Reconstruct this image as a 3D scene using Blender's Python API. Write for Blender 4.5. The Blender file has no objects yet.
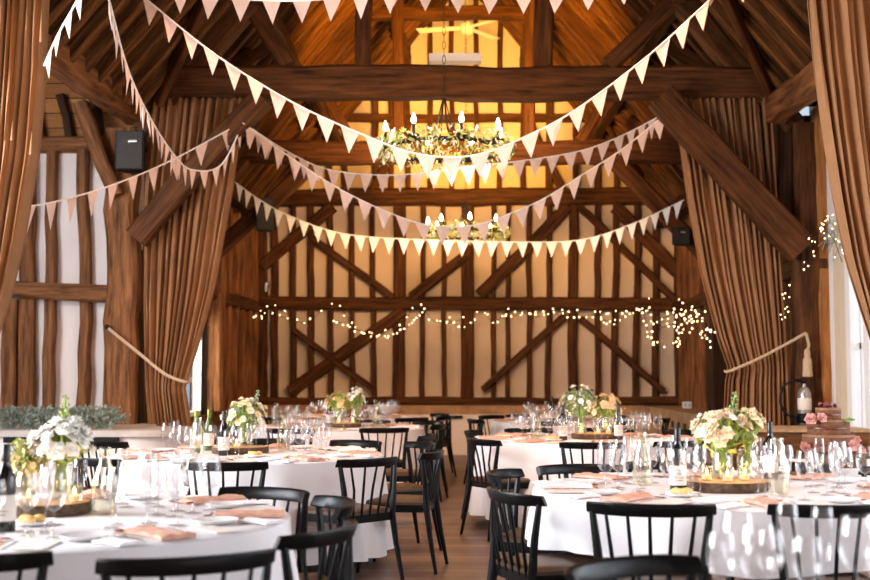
import bpy, math, random
from mathutils import Vector, Matrix, Quaternion
random.seed(11)
PI = math.pi
C = bpy.context.scene.collection
R = random.Random(5)
# ------------------------------------------------------------ camera model
CAM = Vector((0, 0, 1.29)); FPX = 1208.0
yaw = math.atan(30/FPX); pitch = math.atan(87/FPX)
Fw = Vector((-math.sin(yaw)*math.cos(pitch), math.cos(yaw)*math.cos(pitch), math.sin(pitch)))
Rt = Fw.cross(Vector((0, 0, 1))).normalized(); Up = Rt.cross(Fw).normalized()
def P(px, py, Y):
    v = Rt*(px-435) - Up*(py-290) + Fw*FPX
    return CAM + v*(Y/v.y)

# ------------------------------------------------------------ materials
M = {}
def newmat(name):
    m = bpy.data.materials.new(name); m.use_nodes = True; M[name] = m
    nt = m.node_tree; b = nt.nodes['Principled BSDF']; return m, nt, b
def simple(name, col, rough=.5, metal=0, var=.12, scale=30, bump=0, spec=.5, sheen=0, trans=0):
    m, nt, b = newmat(name); N = nt.nodes; L = nt.links
    tc = N.new('ShaderNodeTexCoord'); no = N.new('ShaderNodeTexNoise'); no.inputs['Scale'].default_value = scale
    no.inputs['Detail'].default_value = 4
    L.new(tc.outputs['Object'], no.inputs['Vector'])
    cr = N.new('ShaderNodeValToRGB'); L.new(no.outputs['Fac'], cr.inputs['Fac'])
    cr.color_ramp.elements[0].position = .3; cr.color_ramp.elements[1].position = .7
    cr.color_ramp.elements[0].color = (*[c*(1-var) for c in col], 1)
    cr.color_ramp.elements[1].color = (*[min(1, c*(1+var)) for c in col], 1)
    L.new(cr.outputs['Color'], b.inputs['Base Color'])
    b.inputs['Roughness'].default_value = rough; b.inputs['Metallic'].default_value = metal
    b.inputs['Specular IOR Level'].default_value = spec
    if sheen: b.inputs['Sheen Weight'].default_value = sheen
    if trans: b.inputs['Transmission Weight'].default_value = trans
    if bump:
        bp = N.new('ShaderNodeBump'); bp.inputs['Strength'].default_value = bump; bp.inputs['Distance'].default_value = .01
        L.new(no.outputs['Fac'], bp.inputs['Height']); L.new(bp.outputs['Normal'], b.inputs['Normal'])
    return m
def wood(name, dark, light, scale=(1.2, 14, 14), rough=.65, bump=.5):
    m, nt, b = newmat(name); N = nt.nodes; L = nt.links
    tc = N.new('ShaderNodeTexCoord'); mp = N.new('ShaderNodeMapping'); mp.inputs['Scale'].default_value = scale
    oi = N.new('ShaderNodeObjectInfo'); ad = N.new('ShaderNodeVectorMath'); ad.operation = 'ADD'
    ml = N.new('ShaderNodeMath'); ml.operation = 'MULTIPLY'; ml.inputs[1].default_value = 37
    L.new(oi.outputs['Random'], ml.inputs[0]); L.new(tc.outputs['Object'], mp.inputs['Vector'])
    L.new(mp.outputs['Vector'], ad.inputs[0]); L.new(ml.outputs[0], ad.inputs[1])
    n1 = N.new('ShaderNodeTexNoise'); n1.inputs['Scale'].default_value = 1.3; n1.inputs['Detail'].default_value = 7
    n1.inputs['Roughness'].default_value = .65
    L.new(ad.outputs[0], n1.inputs['Vector'])
    cr = N.new('ShaderNodeValToRGB'); e = cr.color_ramp.elements
    e[0].position = .32; e[1].position = .68; e[0].color = (*dark, 1); e[1].color = (*light, 1)
    L.new(n1.outputs['Fac'], cr.inputs['Fac'])
    L.new(cr.outputs['Color'], b.inputs['Base Color']); b.inputs['Roughness'].default_value = rough; b.inputs['Specular IOR Level'].default_value = .15
    bp = N.new('ShaderNodeBump'); bp.inputs['Strength'].default_value = bump; bp.inputs['Distance'].default_value = .012
    L.new(n1.outputs['Fac'], bp.inputs['Height']); L.new(bp.outputs['Normal'], b.inputs['Normal'])
    return m
def planks(name, dark, light, axis, width, rough=.6, gap=.06):
    """boards of given width laid across 'axis' (object coordinate index)"""
    m, nt, b = newmat(name); N = nt.nodes; L = nt.links
    tc = N.new('ShaderNodeTexCoord'); sp = N.new('ShaderNodeSeparateXYZ'); L.new(tc.outputs['Object'], sp.inputs[0])
    d = N.new('ShaderNodeMath'); d.operation = 'DIVIDE'; d.inputs[1].default_value = width; L.new(sp.outputs[axis], d.inputs[0])
    fl = N.new('ShaderNodeMath'); fl.operation = 'FLOOR'; L.new(d.outputs[0], fl.inputs[0])
    fr = N.new('ShaderNodeMath'); fr.operation = 'FRACT'; L.new(d.outputs[0], fr.inputs[0])
    wn = N.new('ShaderNodeTexWhiteNoise'); wn.noise_dimensions = '1D'; L.new(fl.outputs[0], wn.inputs['W'])
    mp = N.new('ShaderNodeMapping'); sc = [1.2, 1.2, 1.2]; sc[axis] = 14; mp.inputs['Scale'].default_value = sc
    L.new(tc.outputs['Object'], mp.inputs['Vector'])
    n1 = N.new('ShaderNodeTexNoise'); n1.inputs['Scale'].default_value = 2; n1.inputs['Detail'].default_value = 6; L.new(mp.outputs['Vector'], n1.inputs['Vector'])
    a = N.new('ShaderNodeMath'); a.operation = 'MULTIPLY_ADD'; a.inputs[1].default_value = .45; L.new(wn.outputs['Value'], a.inputs[0])
    h = N.new('ShaderNodeMath'); h.operation = 'MULTIPLY'; h.inputs[1].default_value = .6; L.new(n1.outputs['Fac'], h.inputs[0])
    L.new(h.outputs[0], a.inputs[2])
    cr = N.new('ShaderNodeValToRGB'); e = cr.color_ramp.elements; e[0].position = .2; e[1].position = .8
    e[0].color = (*dark, 1); e[1].color = (*light, 1); L.new(a.outputs[0], cr.inputs['Fac'])
    lt = N.new('ShaderNodeMath'); lt.operation = 'GREATER_THAN'; lt.inputs[1].default_value = gap; L.new(fr.outputs[0], lt.inputs[0])
    mx = N.new('ShaderNodeMix'); mx.data_type = 'RGBA'; mx.inputs[6].default_value = (dark[0]*.25, dark[1]*.25, dark[2]*.25, 1)
    L.new(lt.outputs[0], mx.inputs[0]); L.new(cr.outputs['Color'], mx.inputs[7])
    L.new(mx.outputs[2], b.inputs['Base Color']); b.inputs['Roughness'].default_value = rough; b.inputs['Specular IOR Level'].default_value = .3 if 'floor' in name else .12
    bp = N.new('ShaderNodeBump'); bp.inputs['Strength'].default_value = .5; bp.inputs['Distance'].default_value = .01
    L.new(lt.outputs[0], bp.inputs['Height']); L.new(bp.outputs['Normal'], b.inputs['Normal'])
    return m
def emit(name, col, st):
    m, nt, b = newmat(name); b.inputs['Base Color'].default_value = (*col, 1)
    b.inputs['Emission Color'].default_value = (*col, 1); b.inputs['Emission Strength'].default_value = st
    return m
def glassy(name, tint=(.96, .97, .98), refl=1.0, base=.05, power=1.6):
    m = bpy.data.materials.new(name); m.use_nodes = True; M[name] = m; nt = m.node_tree; nt.nodes.clear(); N = nt.nodes; L = nt.links
    o = N.new('ShaderNodeOutputMaterial'); t = N.new('ShaderNodeBsdfTransparent'); t.inputs[0].default_value = (*tint, 1)
    g = N.new('ShaderNodeBsdfGlossy'); g.inputs['Roughness'].default_value = .06; g.inputs[0].default_value = (1, 1, 1, 1)
    lw = N.new('ShaderNodeLayerWeight'); lw.inputs['Blend'].default_value = .5
    pw = N.new('ShaderNodeMath'); pw.operation = 'POWER'; pw.inputs[1].default_value = power; L.new(lw.outputs['Facing'], pw.inputs[0])
    ma = N.new('ShaderNodeMath'); ma.operation = 'MULTIPLY_ADD'; ma.inputs[1].default_value = .6*refl; ma.inputs[2].default_value = base; ma.use_clamp = True
    L.new(pw.outputs[0], ma.inputs[0])
    mx = N.new('ShaderNodeMixShader'); L.new(ma.outputs[0], mx.inputs[0]); L.new(t.outputs[0], mx.inputs[1]); L.new(g.outputs[0], mx.inputs[2])
    L.new(mx.outputs[0], o.inputs[0]); return m

wood('oak', (.022, .0075, .0022), (.15, .055, .016))
wood('oak_light', (.05, .017, .005), (.34, .14, .05))
wood('oak_dark', (.012, .005, .0015), (.07, .026, .009))
wood('rafter', (.022, .008, .002), (.22, .086, .021), rough=.7)
planks('roof_boards', (.012, .004, .001), (.14, .05, .012), 1, .16, gap=.12)
planks('wall_boards', (.035, .012, .003), (.24, .095, .025), 1, .19, gap=.1)
planks('top_boards', (.2, .075, .02), (.5, .22, .07), 2, .17, gap=.07)
planks('floor_boards', (.10, .06, .045), (.26, .165, .125), 1, .15, rough=.38)
simple('plaster', (.74, .59, .44), .9, var=.06, scale=1.5, bump=.1)
simple('plaster_white', (.84, .75, .70), .9, var=.05, scale=1.5, bump=.1)
wood('top_oak', (.22,.08,.02), (.5,.22,.07)); simple('cream_paint', (.72, .62, .46), .6, var=.04, scale=3); simple('white_paint', (.82, .83, .82), .5, var=.03, scale=3)
simple('brick', (.36, .22, .12), .85, var=.3, scale=6, bump=.4)
simple('stone', (.52, .46, .40), .7, var=.15, scale=6, bump=.2)
simple('curtain_cloth', (.30, .15, .07), .8, var=.08, scale=5, spec=.1)
simple('rope', (.55, .40, .25), .8, var=.25, scale=120, bump=.5)
simple('cloth', (.80, .78, .79), .8, var=.02, scale=4, spec=.2)
simple('flag_cloth', (.74, .56, .48), .85, var=.05, scale=20, spec=.2)
simple('flag_cloth_white', (.88, .84, .78), .85, var=.05, scale=20, spec=.2)
simple('napkin_pink', (.66, .37, .27), .8, var=.18, scale=25, spec=.2)
simple('napkin_white', (.86, .82, .82), .8, var=.03, scale=25, spec=.2)
simple('china', (.88, .86, .84), .15, var=.01)
simple('steel', (.72, .68, .62), .22, 1, var=.05)
simple('copper', (.75, .42, .28), .25, 1, var=.1)
simple('chair_black', (.005, .005, .005), .33, var=.2, scale=8, spec=.16)
simple('chair_pad', (.065, .033, .016), .45, var=.15, scale=40, bump=.1)
simple('black_plastic', (.005, .005, .005), .6, var=.1, spec=.2)
simple('iron', (.02, .016, .012), .45, .6, var=.2)
simple('fan_white', (.85, .82, .75), .4, var=.02)
simple('bottle_glass', (.008, .008, .006), .08, var=.1, spec=.8)
simple('bottle_green', (.05, .075, .012), .08, var=.1, spec=.8)
simple('foil_green', (.16, .20, .03), .3, .5, var=.1)
simple('foil_black', (.015, .012, .012), .3, var=.1)
simple('label_paper', (.80, .74, .66), .6, var=.05, scale=60)
simple('label_ink', (.35, .28, .24), .6, var=.2, scale=60)
simple('bark', (.10, .06, .032), .9, var=.5, scale=40, bump=1)
simple('log_top', (.50, .32, .16), .6, var=.2, scale=20)
simple('leaf', (.22, .36, .09), .5, var=.35, scale=25)
simple('leaf_yellow', (.48, .52, .14), .5, var=.3, scale=25)
simple('leaf_dusty', (.22, .26, .20), .7, var=.3, scale=25)
simple('petal_white', (.95, .93, .86), .6, var=.05, scale=25)
simple('petal_cream', (.88, .74, .50), .6, var=.1, scale=25)
simple('petal_peach', (.86, .60, .38), .6, var=.1, scale=25)
simple('rose_pink', (.62, .30, .25), .6, var=.15, scale=60)
simple('sponge', (.15, .058, .018), .85, var=.35, scale=60, bump=.6)
simple('jam', (.12, .02, .015), .3, var=.3, scale=60)
simple('cream', (.22, .095, .045), .6, var=.1, scale=60)
simple('berry', (.16, .03, .03), .3, var=.4, scale=60)
simple('bread', (.85, .55, .18), .7, var=.15, scale=40)
simple('wax', (.9, .82, .65), .5, var=.02)
simple('extinguisher_grey', (.40, .39, .36), .3, .6, var=.05)
simple('wicker', (.42, .27, .13), .7, var=.4, scale=90, bump=.7)
glassy('glass', (.945,.93,.93), refl=1.0, base=.055, power=2.0); glassy('pane', refl=.5, base=.03); glassy('jar_glass', (.93, .92, .86), .8, .06)
emit('bulb_glow', (1, .72, .38), 60); emit('fairy_glow', (1, .72, .38), 5); emit('flame_glow', (1, .62, .2), 14)
emit('lamp_glow', (1, .6, .22), 8)

# ------------------------------------------------------------ mesh builder
class MB:
    def __init__(s): s.v = []; s.f = []; s.m = []
    def add(s, vs, fs, mat=0, T=None):
        o = len(s.v)
        s.v += [(T @ Vector(p)) if T else Vector(p) for p in vs]
        s.f += [tuple(i+o for i in f) for f in fs]; s.m += [mat]*len(fs); return s
    def box(s, c, d, mat=0, T=None, b=0):
        x, y, z = d[0]/2, d[1]/2, d[2]/2; c = Vector(c)
        vs = [c+Vector(p) for p in [(-x,-y,-z),(x,-y,-z),(x,y,-z),(-x,y,-z),(-x,-y,z),(x,-y,z),(x,y,z),(-x,y,z)]]
        return s.add(vs, [(0,3,2,1),(4,5,6,7),(0,1,5,4),(1,2,6,5),(2,3,7,6),(3,0,4,7)], mat, T)
    def tube(s, pts, r, n=8, mat=0, T=None, flat=None, cap=True):
        pts = [Vector(p) for p in pts]; k = len(pts)
        rr = r if isinstance(r, (list, tuple)) else [r]*k
        vs = []; ref = None
        for i, p in enumerate(pts):
            t = (pts[min(i+1, k-1)]-pts[max(i-1, 0)]).normalized()
            if ref is None: ref = Vector((0,0,1)) if abs(t.z) < .9 else Vector((0,1,0))
            a = t.cross(ref).normalized(); b = a.cross(t).normalized(); ref = b
            for j in range(n):
                q = 2*PI*j/n; fa, fb = flat or (1, 1)
                vs.append(p + a*math.cos(q)*rr[i]*fa + b*math.sin(q)*rr[i]*fb)
        fs = [(i*n+j, i*n+(j+1)%n, (i+1)*n+(j+1)%n, (i+1)*n+j) for i in range(k-1) for j in range(n)]
        if cap: fs += [tuple(range(n-1, -1, -1)), tuple((k-1)*n+j for j in range(n))]
        return s.add(vs, fs, mat, T)
    def lathe(s, prof, n=18, mat=0, T=None, c=(0, 0, 0), close=False):
        vs = []; c = Vector(c)
        for r, z in prof:
            for j in range(n):
                q = 2*PI*j/n; vs.append(c+Vector((r*math.cos(q), r*math.sin(q), z)))
        k = len(prof)
        fs = [(i*n+j, i*n+(j+1)%n, (i+1)*n+(j+1)%n, (i+1)*n+j) for i in range(k-1) for j in range(n)]
        if prof[0][0] > .0005 and close: fs.append(tuple(range(n-1, -1, -1)))
        if prof[-1][0] > .0005 and close: fs.append(tuple((k-1)*n+j for j in range(n)))
        return s.add(vs, fs, mat, T)
    def ball(s, c, r, n=8, mat=0, T=None, sq=1):
        k = max(4, n//2+1)
        return s.lathe([(max(.0006, r*math.sin(PI*i/k)), -r*sq*math.cos(PI*i/k)) for i in range(k+1)], n, mat, T, c, close=True)
    def build(s, name, mats, parent=None, smooth=True, loc=None):
        me = bpy.data.meshes.new(name); me.from_pydata([tuple(p) for p in s.v], [], s.f); 
        for mm in (mats if isinstance(mats, (list, tuple)) else [mats]): me.materials.append(M[mm])
        me.polygons.foreach_set('material_index', s.m)
        me.update()
        if smooth:
            me.polygons.foreach_set('use_smooth', [True]*len(me.polygons))
            try: me.set_sharp_from_angle(angle=.75)
            except Exception: pass
        o = bpy.data.objects.new(name, me); C.objects.link(o)
        if parent: o.parent = parent
        if loc: o.location = loc
        return o
def empty(name, loc=(0, 0, 0), rz=0):
    o = bpy.data.objects.new(name, None); C.objects.link(o); o.location = loc; o.rotation_euler = (0, 0, rz); o.empty_display_size = .1; return o
def tag(o, label, cat, group=None, kind=None):
    o['label'] = label; o['category'] = cat
    if group: o['group'] = group
    if kind: o['kind'] = kind
    return o
def struct(o): o['kind'] = 'structure'; return o
def copy_tree(o, parent=None):
    c = o.copy(); C.objects.link(c)
    if parent: c.parent = parent
    for ch in list(o.children): copy_tree(ch, c)
    return c
def timber(name, a, b, w, h, mat='oak', parent=None, jit=.012, pl=None, seed=None):
    """rough-hewn timber from a to b; w = width across, h = depth/height"""
    a = Vector(a); b = Vector(b); d = b-a; Ln = d.length; t = d.normalized()
    up = Vector((0, 0, 1)) if abs(t.z) < .8 else Vector((0, 1, 0))
    if pl: up = Vector(pl)
    sx = t; sy = up.cross(sx).normalized(); sz = sx.cross(sy).normalized()
    n = max(2, int(Ln/.3)); rr = random.Random(seed if seed is not None else hash((round(a.x, 2), round(a.y, 2), round(b.z, 2))) & 9999)
    mb = MB(); vs = []; c = .14
    oy = oz = 0
    for i in range(n+1):
        u = Ln*i/n; oy = oy*.7 + rr.uniform(-jit, jit); oz = oz*.7+rr.uniform(-jit, jit)
        ww = w*(1+rr.uniform(-.05, .05))/2; hh = h*(1+rr.uniform(-.05, .05))/2; k = min(ww, hh)*c*2
        for y, z in [(-ww+k,-hh),(ww-k,-hh),(ww,-hh+k),(ww,hh-k),(ww-k,hh),(-ww+k,hh),(-ww,hh-k),(-ww,-hh+k)]:
            vs.append((u, y+oy, z+oz))
    fs = [(i*8+j, i*8+(j+1)%8, (i+1)*8+(j+1)%8, (i+1)*8+j) for i in range(n) for j in range(8)]
    fs += [tuple(range(7, -1, -1)), tuple(n*8+j for j in range(8))]
    mb.add(vs, fs)
    o = mb.build(name, mat, parent)
    mw = Matrix((sx, sy, sz)).transposed().to_4x4(); mw.translation = a
    if parent: mw = Matrix.Translation(-parent.location) @ mw
    o.matrix_local = mw
    return o
def spline(pts, n):
    pts = [Vector(p) for p in pts]; out = []
    q = [pts[0]*2-pts[1]]+pts+[pts[-1]*2-pts[-2]]
    for i in range(len(pts)-1):
        p0, p1, p2, p3 = q[i:i+4]
        for k in range(n):
            t = k/n; out.append(.5*((2*p1)+(p2-p0)*t+(2*p0-5*p1+4*p2-p3)*t*t+(3*p1-p0-3*p2+p3)*t**3))
    out.append(pts[-1]); return out
def lerp(tab, y):
    if y <= tab[0][0]: return tab[0][1]
    for (a, u), (b, v) in zip(tab, tab[1:]):
        if y <= b: return u+(v-u)*(y-a)/(b-a)
    return tab[-1][1]

# ------------------------------------------------------------ shell
T0, T1Y, T2Y, BK = 8.8, 13.2, 17.3, 21.5
HW = 3.6; EZ = 4.08; SL = 1.2; RZ = EZ+HW*SL
fl = struct(MB().box((-.5, 9, -.05), (15, 26, .1)).build('floor', 'floor_boards'))
# back wall: plaster gable
w = MB(); w.add([(-HW-.4,BK+.05,0),(HW+.4,BK+.05,0),(HW+.4,BK+.05,EZ-.3),(0,BK+.05,RZ+.2),(-HW-.4,BK+.05,EZ-.3),
                 (-HW-.4,BK+.3,0),(HW+.4,BK+.3,0),(HW+.4,BK+.3,EZ-.3),(0,BK+.3,RZ+.2),(-HW-.4,BK+.3,EZ-.3)],
                [(0,1,2,3,4),(9,8,7,6,5),(0,5,6,1),(1,6,7,2),(2,7,8,3),(3,8,9,4),(4,9,5,0)])
wb = struct(w.build('wall_back', 'plaster', smooth=False))
def bt(name, p, q, wpx, mat='oak', Y=BK-.02, dep=.14, jit=.012):
    a = P(p[0], p[1], Y); b = P(q[0], q[1], Y)
    return timber(name, a, b, dep, wpx/56, mat, wb, jit, pl=(b-a).normalized().cross(Vector((0, 1, 0))))
ridge_px = lambda x: P(x, 100, BK).x
def gable_top(px):   # pixel height where the roof meets the gable
    x = ridge_px(px); z = EZ+(HW-abs(x))*SL; return 377-(z-1.29)*56.2
for px, wd in [(275,6),(293,5),(311,5.5),(330,5),(352,5),(373,5),(400,12),(423,5),(443,5),(467,13),(493,5),(509,4.5),(529,5),(549,5),(573,9),(597,5),(616,5),(637,5),(656,5),(681,14),(256,22)]:
    bt('stud', (px, 198), (px+R.uniform(-2, 2), 402), wd)
for px, wd in [(330,6),(345,5),(375,6),(392,5),(408,5),(430,5),(452,5),(476,5),(500,5),(523,5),(549,7),(575,5),(597,6),(616,5)]:
    bt('stud', (px, max(gable_top(px), -30)), (px, 192), wd)
bt('wall_plate', (238, 198), (700, 196), 17, dep=.26); bt('mid_rail', (225, 303), (700, 305), 13, dep=.22)
bt('collar_rail', (330, 118), (608, 118), 8, dep=.16)
bt('sill_beam', (225, 401), (700, 401), 8, dep=.3)
for p, q, wd in [((290,391),(404,311),12),((293,330),(375,390),6),((483,390),(566,314),7),((580,318),(663,392),6.5),
                 ((311,238),(393,297),7),((411,297),(466,254),10),((480,295),(567,206),12),((578,206),(677,302),7),((615,207),(680,275),13),((262,266),(333,206),12),
                 ((372,190),(408,122),8),((563,190),(527,122),8)]:
    bt('brace', p, q, wd, Y=BK-.07)
# side walls of the far bays, boarded
def wallbox(name, x0, x1, y0, y1, z0, z1, mat): return struct(MB().box(((x0+x1)/2, (y0+y1)/2, (z0+z1)/2), (x1-x0, y1-y0, z1-z0)).build(name, mat, smooth=False))
# left side wall (with window opening Y 15.6..17.4, z .95..2.3)
w = MB(); X0, X1 = -3.95, -3.72
for y0, y1, z0, z1 in [(13.4,15.3,0,4.2),(17.3,21.6,0,4.2),(15.3,17.3,0,.75),(15.3,17.3,2.1,4.2)]:
    w.box(((X0+X1)/2, (y0+y1)/2, (z0+z1)/2), (X1-X0, y1-y0, z1-z0))
wl = struct(w.build('wall_left', 'wall_boards', smooth=False))
win = struct(MB().box((-3.83,15.33,1.42),(.1,.06,1.35)).box((-3.83,17.27,1.42),(.1,.06,1.35)).box((-3.83,16.3,.78),(.1,2,.06)).box((-3.83,16.3,2.07),(.1,2,.06)).box((-3.83,16.3,1.42),(.06,.05,1.3)).build('window_1', 'white_paint'))
MB().box((-3.84,16.3,1.42),(.01,1.9,1.25)).build('window_pane', 'pane', win)
for y in [14.2, 15.2, 17.4, 18.0, 18.6, 19.2, 19.8, 20.4, 21.0]:
    timber('stud', (-3.68, y, .75), (-3.68, y, 4.15), .12, .14, 'oak_light', wl)
timber('side_rail', (-3.66, 13.5, 2.5), (-3.66, 21.5, 2.5), .16, .2, 'oak', wl)
wr = wallbox('wall_right', 3.78, 3.98, 13.4, 21.6, 0, 4.2, 'wall_boards')
for y in [14.2, 15, 15.8, 16.5, 18.0, 18.6, 19.2, 19.8, 20.4, 21.0]:
    timber('stud', (3.74, y, .8), (3.74, y, 4.15), .12, .14, 'oak_light', wr)
timber('side_rail', (3.72, 13.5, 2.5), (3.72, 21.5, 2.5), .16, .2, 'oak', wr)
timber('jowl_post', (3.6, 17.3, .8), (3.6, 17.3, 4.2), .3, .36, 'oak_dark', wr)
timber('jowl_post', (-3.6, 17.5, .8), (-3.6, 17.5, 4.2), .2, .3, 'oak_light', wl)
# transverse stud wall on the left at truss plane
ws = struct(MB().box((-5.35, 13.45, 1.9), (3.4, .2, 3.8)).build('wall_transept', 'plaster_white', smooth=False))
MB().box((-5.3, 13.4, 4.3), (3.5, .14, 1.0)).build('board_panel', 'top_boards', ws, smooth=False)
def lt(name, p, q, wpx, Y=13.3, mat='oak_light', dep=.14, jit=.02):
    a = P(p[0], p[1], Y); b = P(q[0], q[1], Y)
    return timber(name, a, b, dep, wpx/91, mat, ws, jit, pl=(b-a).normalized().cross(Vector((0, 1, 0))))
for p, q, wd in [((28,138),(24,440),15),((13,300),(10,440),16),((52,140),(50,440),10),((84,150),(83,440),11),((-20,138),(-22,440),12)]: lt('stud', p, q, wd)
lt('wall_plate', (-40, 145), (140, 145), 15); lt('mid_rail', (-40, 289), (138, 292), 17, Y=13.22, dep=.2)
for p, q in [((62,95),(72,140)),((92,95),(100,140)),((35,95),(42,140))]: lt('rafter_foot', p, q, 9, mat='oak_dark')
lt('brace', (80, 104), (117, 196), 14, Y=13.0, dep=.18)
# left outer wall with tall windows letting the daylight in (outside the frame)
w = MB()
for y0, y1, z0, z1 in [(-4,1.0,0,4.9),(10.5,13.4,0,4.9),(1.0,10.5,0,.5),(1.0,10.5,4.5,4.9),(5.6,5.9,.5,4.5)]:
    w.box((-7.1, (y0+y1)/2, (z0+z1)/2), (.2, y1-y0, z1-z0))
struct(w.build('wall_far_left', 'plaster_white', smooth=False))
win = MB()
for y in [1.03, 2.6, 4.1, 5.57, 5.93, 7.4, 8.9, 10.47]: win.box((-7.1, y, 2.5), (.1, .08, 4.0))
for z in [.54, 1.6, 2.6, 3.56, 4.46]: win.box((-7.1, 5.75, z), (.08, 9.5, .06))
win = struct(win.build('window_2', 'white_paint'))
MB().box((-7.1, 5.75, 2.5), (.01, 9.4, 3.9)).build('window_pane', 'pane', win)
# right wall of the front bays: solid near the camera, white glazed doors close to the truss
w = MB()
for y0, y1, z0, z1 in [(-4,2.5,0,4.4),(2.5,7.6,3.2,4.4),(7.6,8.6,0,4.4),(8.6,13.0,2.98,4.4),(13.0,13.6,0,4.4)]:
    w.box((4.0, (y0+y1)/2, (z0+z1)/2), (.2, y1-y0, z1-z0))
struct(w.build('wall_right_front', 'plaster_white', smooth=False))
timber('oak_dark', (0,0,0), (0,0,.1), .1, .1)
bpy.data.objects.remove(bpy.data.objects['oak_dark'])
def glazed(name, x, y0, y1, z1, n):
    d = MB()
    k = (y1-y0)/n
    for i in range(n+1): d.box((x, y0+i*k, z1/2), (.12, .14, z1))
    for i in range(n):
        d.box((x, y0+(i+.5)*k, z1-.06), (.10, k, .12)); d.box((x, y0+(i+.5)*k, .35), (.06, k, .7)); d.box((x, y0+(i+.5)*k, 1.6), (.05, k, .06))
        d.box((x, y0+(i+.5)*k, z1/2+.3), (.05, .05, z1-.8))
    d = struct(d.build(name, 'white_paint', smooth=False))
    MB().box((x, (y0+y1)/2, z1/2+.35), (.01, y1-y0-.1, z1-.8)).build('door_pane', 'pane', d)
    for yy in (y0+k-.12, y0+k*1.0+.12): MB().tube([(x-.06, yy, 1.0), (x-.1, yy, 1.02), (x-.1, yy-.08, 1.02)], .012).build('door_handle', 'steel', d)
    return d
d1 = glazed('door_1', 3.96, 8.6, 12.95, 2.98, 8); glazed('door_2', 3.96, 2.5, 7.6, 3.2, 4)
lf = MB()
for i in range(4): lf.box((3.93, 12.50+i*.135, 1.5), (.05, .125, 2.9))
lf.build('door_leaf', 'cream_paint', d1, smooth=False)
timber('door_post', (3.87, 13.08, 0), (3.87, 13.08, 4.2), .14, .2, 'top_oak', d1)
wf = wallbox('wall_front', -7.2, 4.2, -4.1, -3.9, 0, 4.9, 'plaster_white')
w = MB(); w.add([(-HW-.2,-4,4.3),(HW+.2,-4,4.3),(0,-4,RZ),(-HW-.2,-4.2,4.3),(HW+.2,-4.2,4.3),(0,-4.2,RZ)], [(0,1,2),(5,4,3),(0,2,5,3),(1,4,5,2),(0,3,4,1)])
struct(w.build('wall_front_gable', 'plaster', smooth=False))
# side ceilings beyond the plates
struct(MB().box((-5.45, 4.7, 4.85), (3.6, 17.4, .1)).build('ceiling_left_aisle', 'roof_boards', smooth=False))
struct(MB().box((3.95, 4.7, 4.35), (.9, 17.4, .1)).build('ceiling_right_aisle', 'roof_boards', smooth=False))
# roof slopes with rafters
for sgn, nm in ((-1, 'ceiling_left'), (1, 'ceiling_right')):
    c = MB(); e = HW+.02
    a = [(sgn*e, -4.1, EZ+.12), (sgn*e, BK+.3, EZ+.12), (0, BK+.3, RZ+.12), (0, -4.1, RZ+.12)]
    b = [(x, y, z+.06) for x, y, z in a]
    c.add(a+b, [(0,1,2,3),(7,6,5,4),(0,4,5,1),(1,5,6,2),(2,6,7,3),(3,7,4,0)])
    co = struct(c.build(nm, 'roof_boards', smooth=False))
    y = 5.2
    while y < 21.4:
        if y < 12.7:   # end on the front plate
            timber('rafter', (sgn*(HW-.0), y, EZ+.08), (0, y+R.uniform(-.05,.05), RZ+.05), .11, .12, 'rafter', co, .015, seed=int(y*100))
        else:
            timber('rafter', (sgn*(HW+.0), y, EZ+.06), (0, y+R.uniform(-.05,.05), RZ+.05), .11, .12, 'rafter', co, .015, seed=int(y*100)+7)
        y += .42
    for u in (.36, .70):   # purlins
        x = sgn*HW*(1-u); z = EZ+HW*SL*u
        timber('purlin', (x, 4, z-.14), (x, BK, z-.14), .2, .22, 'oak', co, .02, seed=int(u*50)+sgn+3)
    for y0 in (T1Y, T2Y):  # curved wind braces
        x = sgn*HW*.93; z = EZ+HW*SL*.07; x2 = sgn*HW*.64; z2 = EZ+HW*SL*.36
        timber('wind_brace', (x, y0+.2, z-.06), (x2, y0+1.7, z2-.08), .08, .2, 'oak', co)
        timber('wind_brace', (x, y0+4.0-.2, z-.06), (x2, y0+2.4, z2-.08), .08, .2, 'oak', co)
        if y0 == T1Y: timber('wind_brace', (x, y0-.2, z-.06), (x2, y0-1.7, z2-.08), .08, .2, 'oak', co)
# plates (front bay, running towards the camera; far bays)
pl = timber('wall_plate', P(136, 112, 13.2), (-3.68, 5.5, 4.0), .24, .26, 'oak_light', jit=.03); tag(pl, 'worn oak plate beam running towards the viewer, upper left, above the loudspeaker', 'beam')
pl = timber('wall_plate', P(774, 112, 13.2), (3.42, 5.5, 4.05), .24, .28, 'oak_light', jit=.02); tag(pl, 'oak plate beam running towards the viewer, upper right beside the curtain', 'beam')
for sgn, nm in ((-1, 'left'), (1, 'right')):
    pl = timber('wall_plate', (sgn*3.5, 13.4, 4.05), (sgn*3.5, 21.4, 4.05), .24, .26, 'oak_dark'); tag(pl, 'dark oak plate beam above the boarded %s side wall of the far bay' % nm, 'beam')

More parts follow.
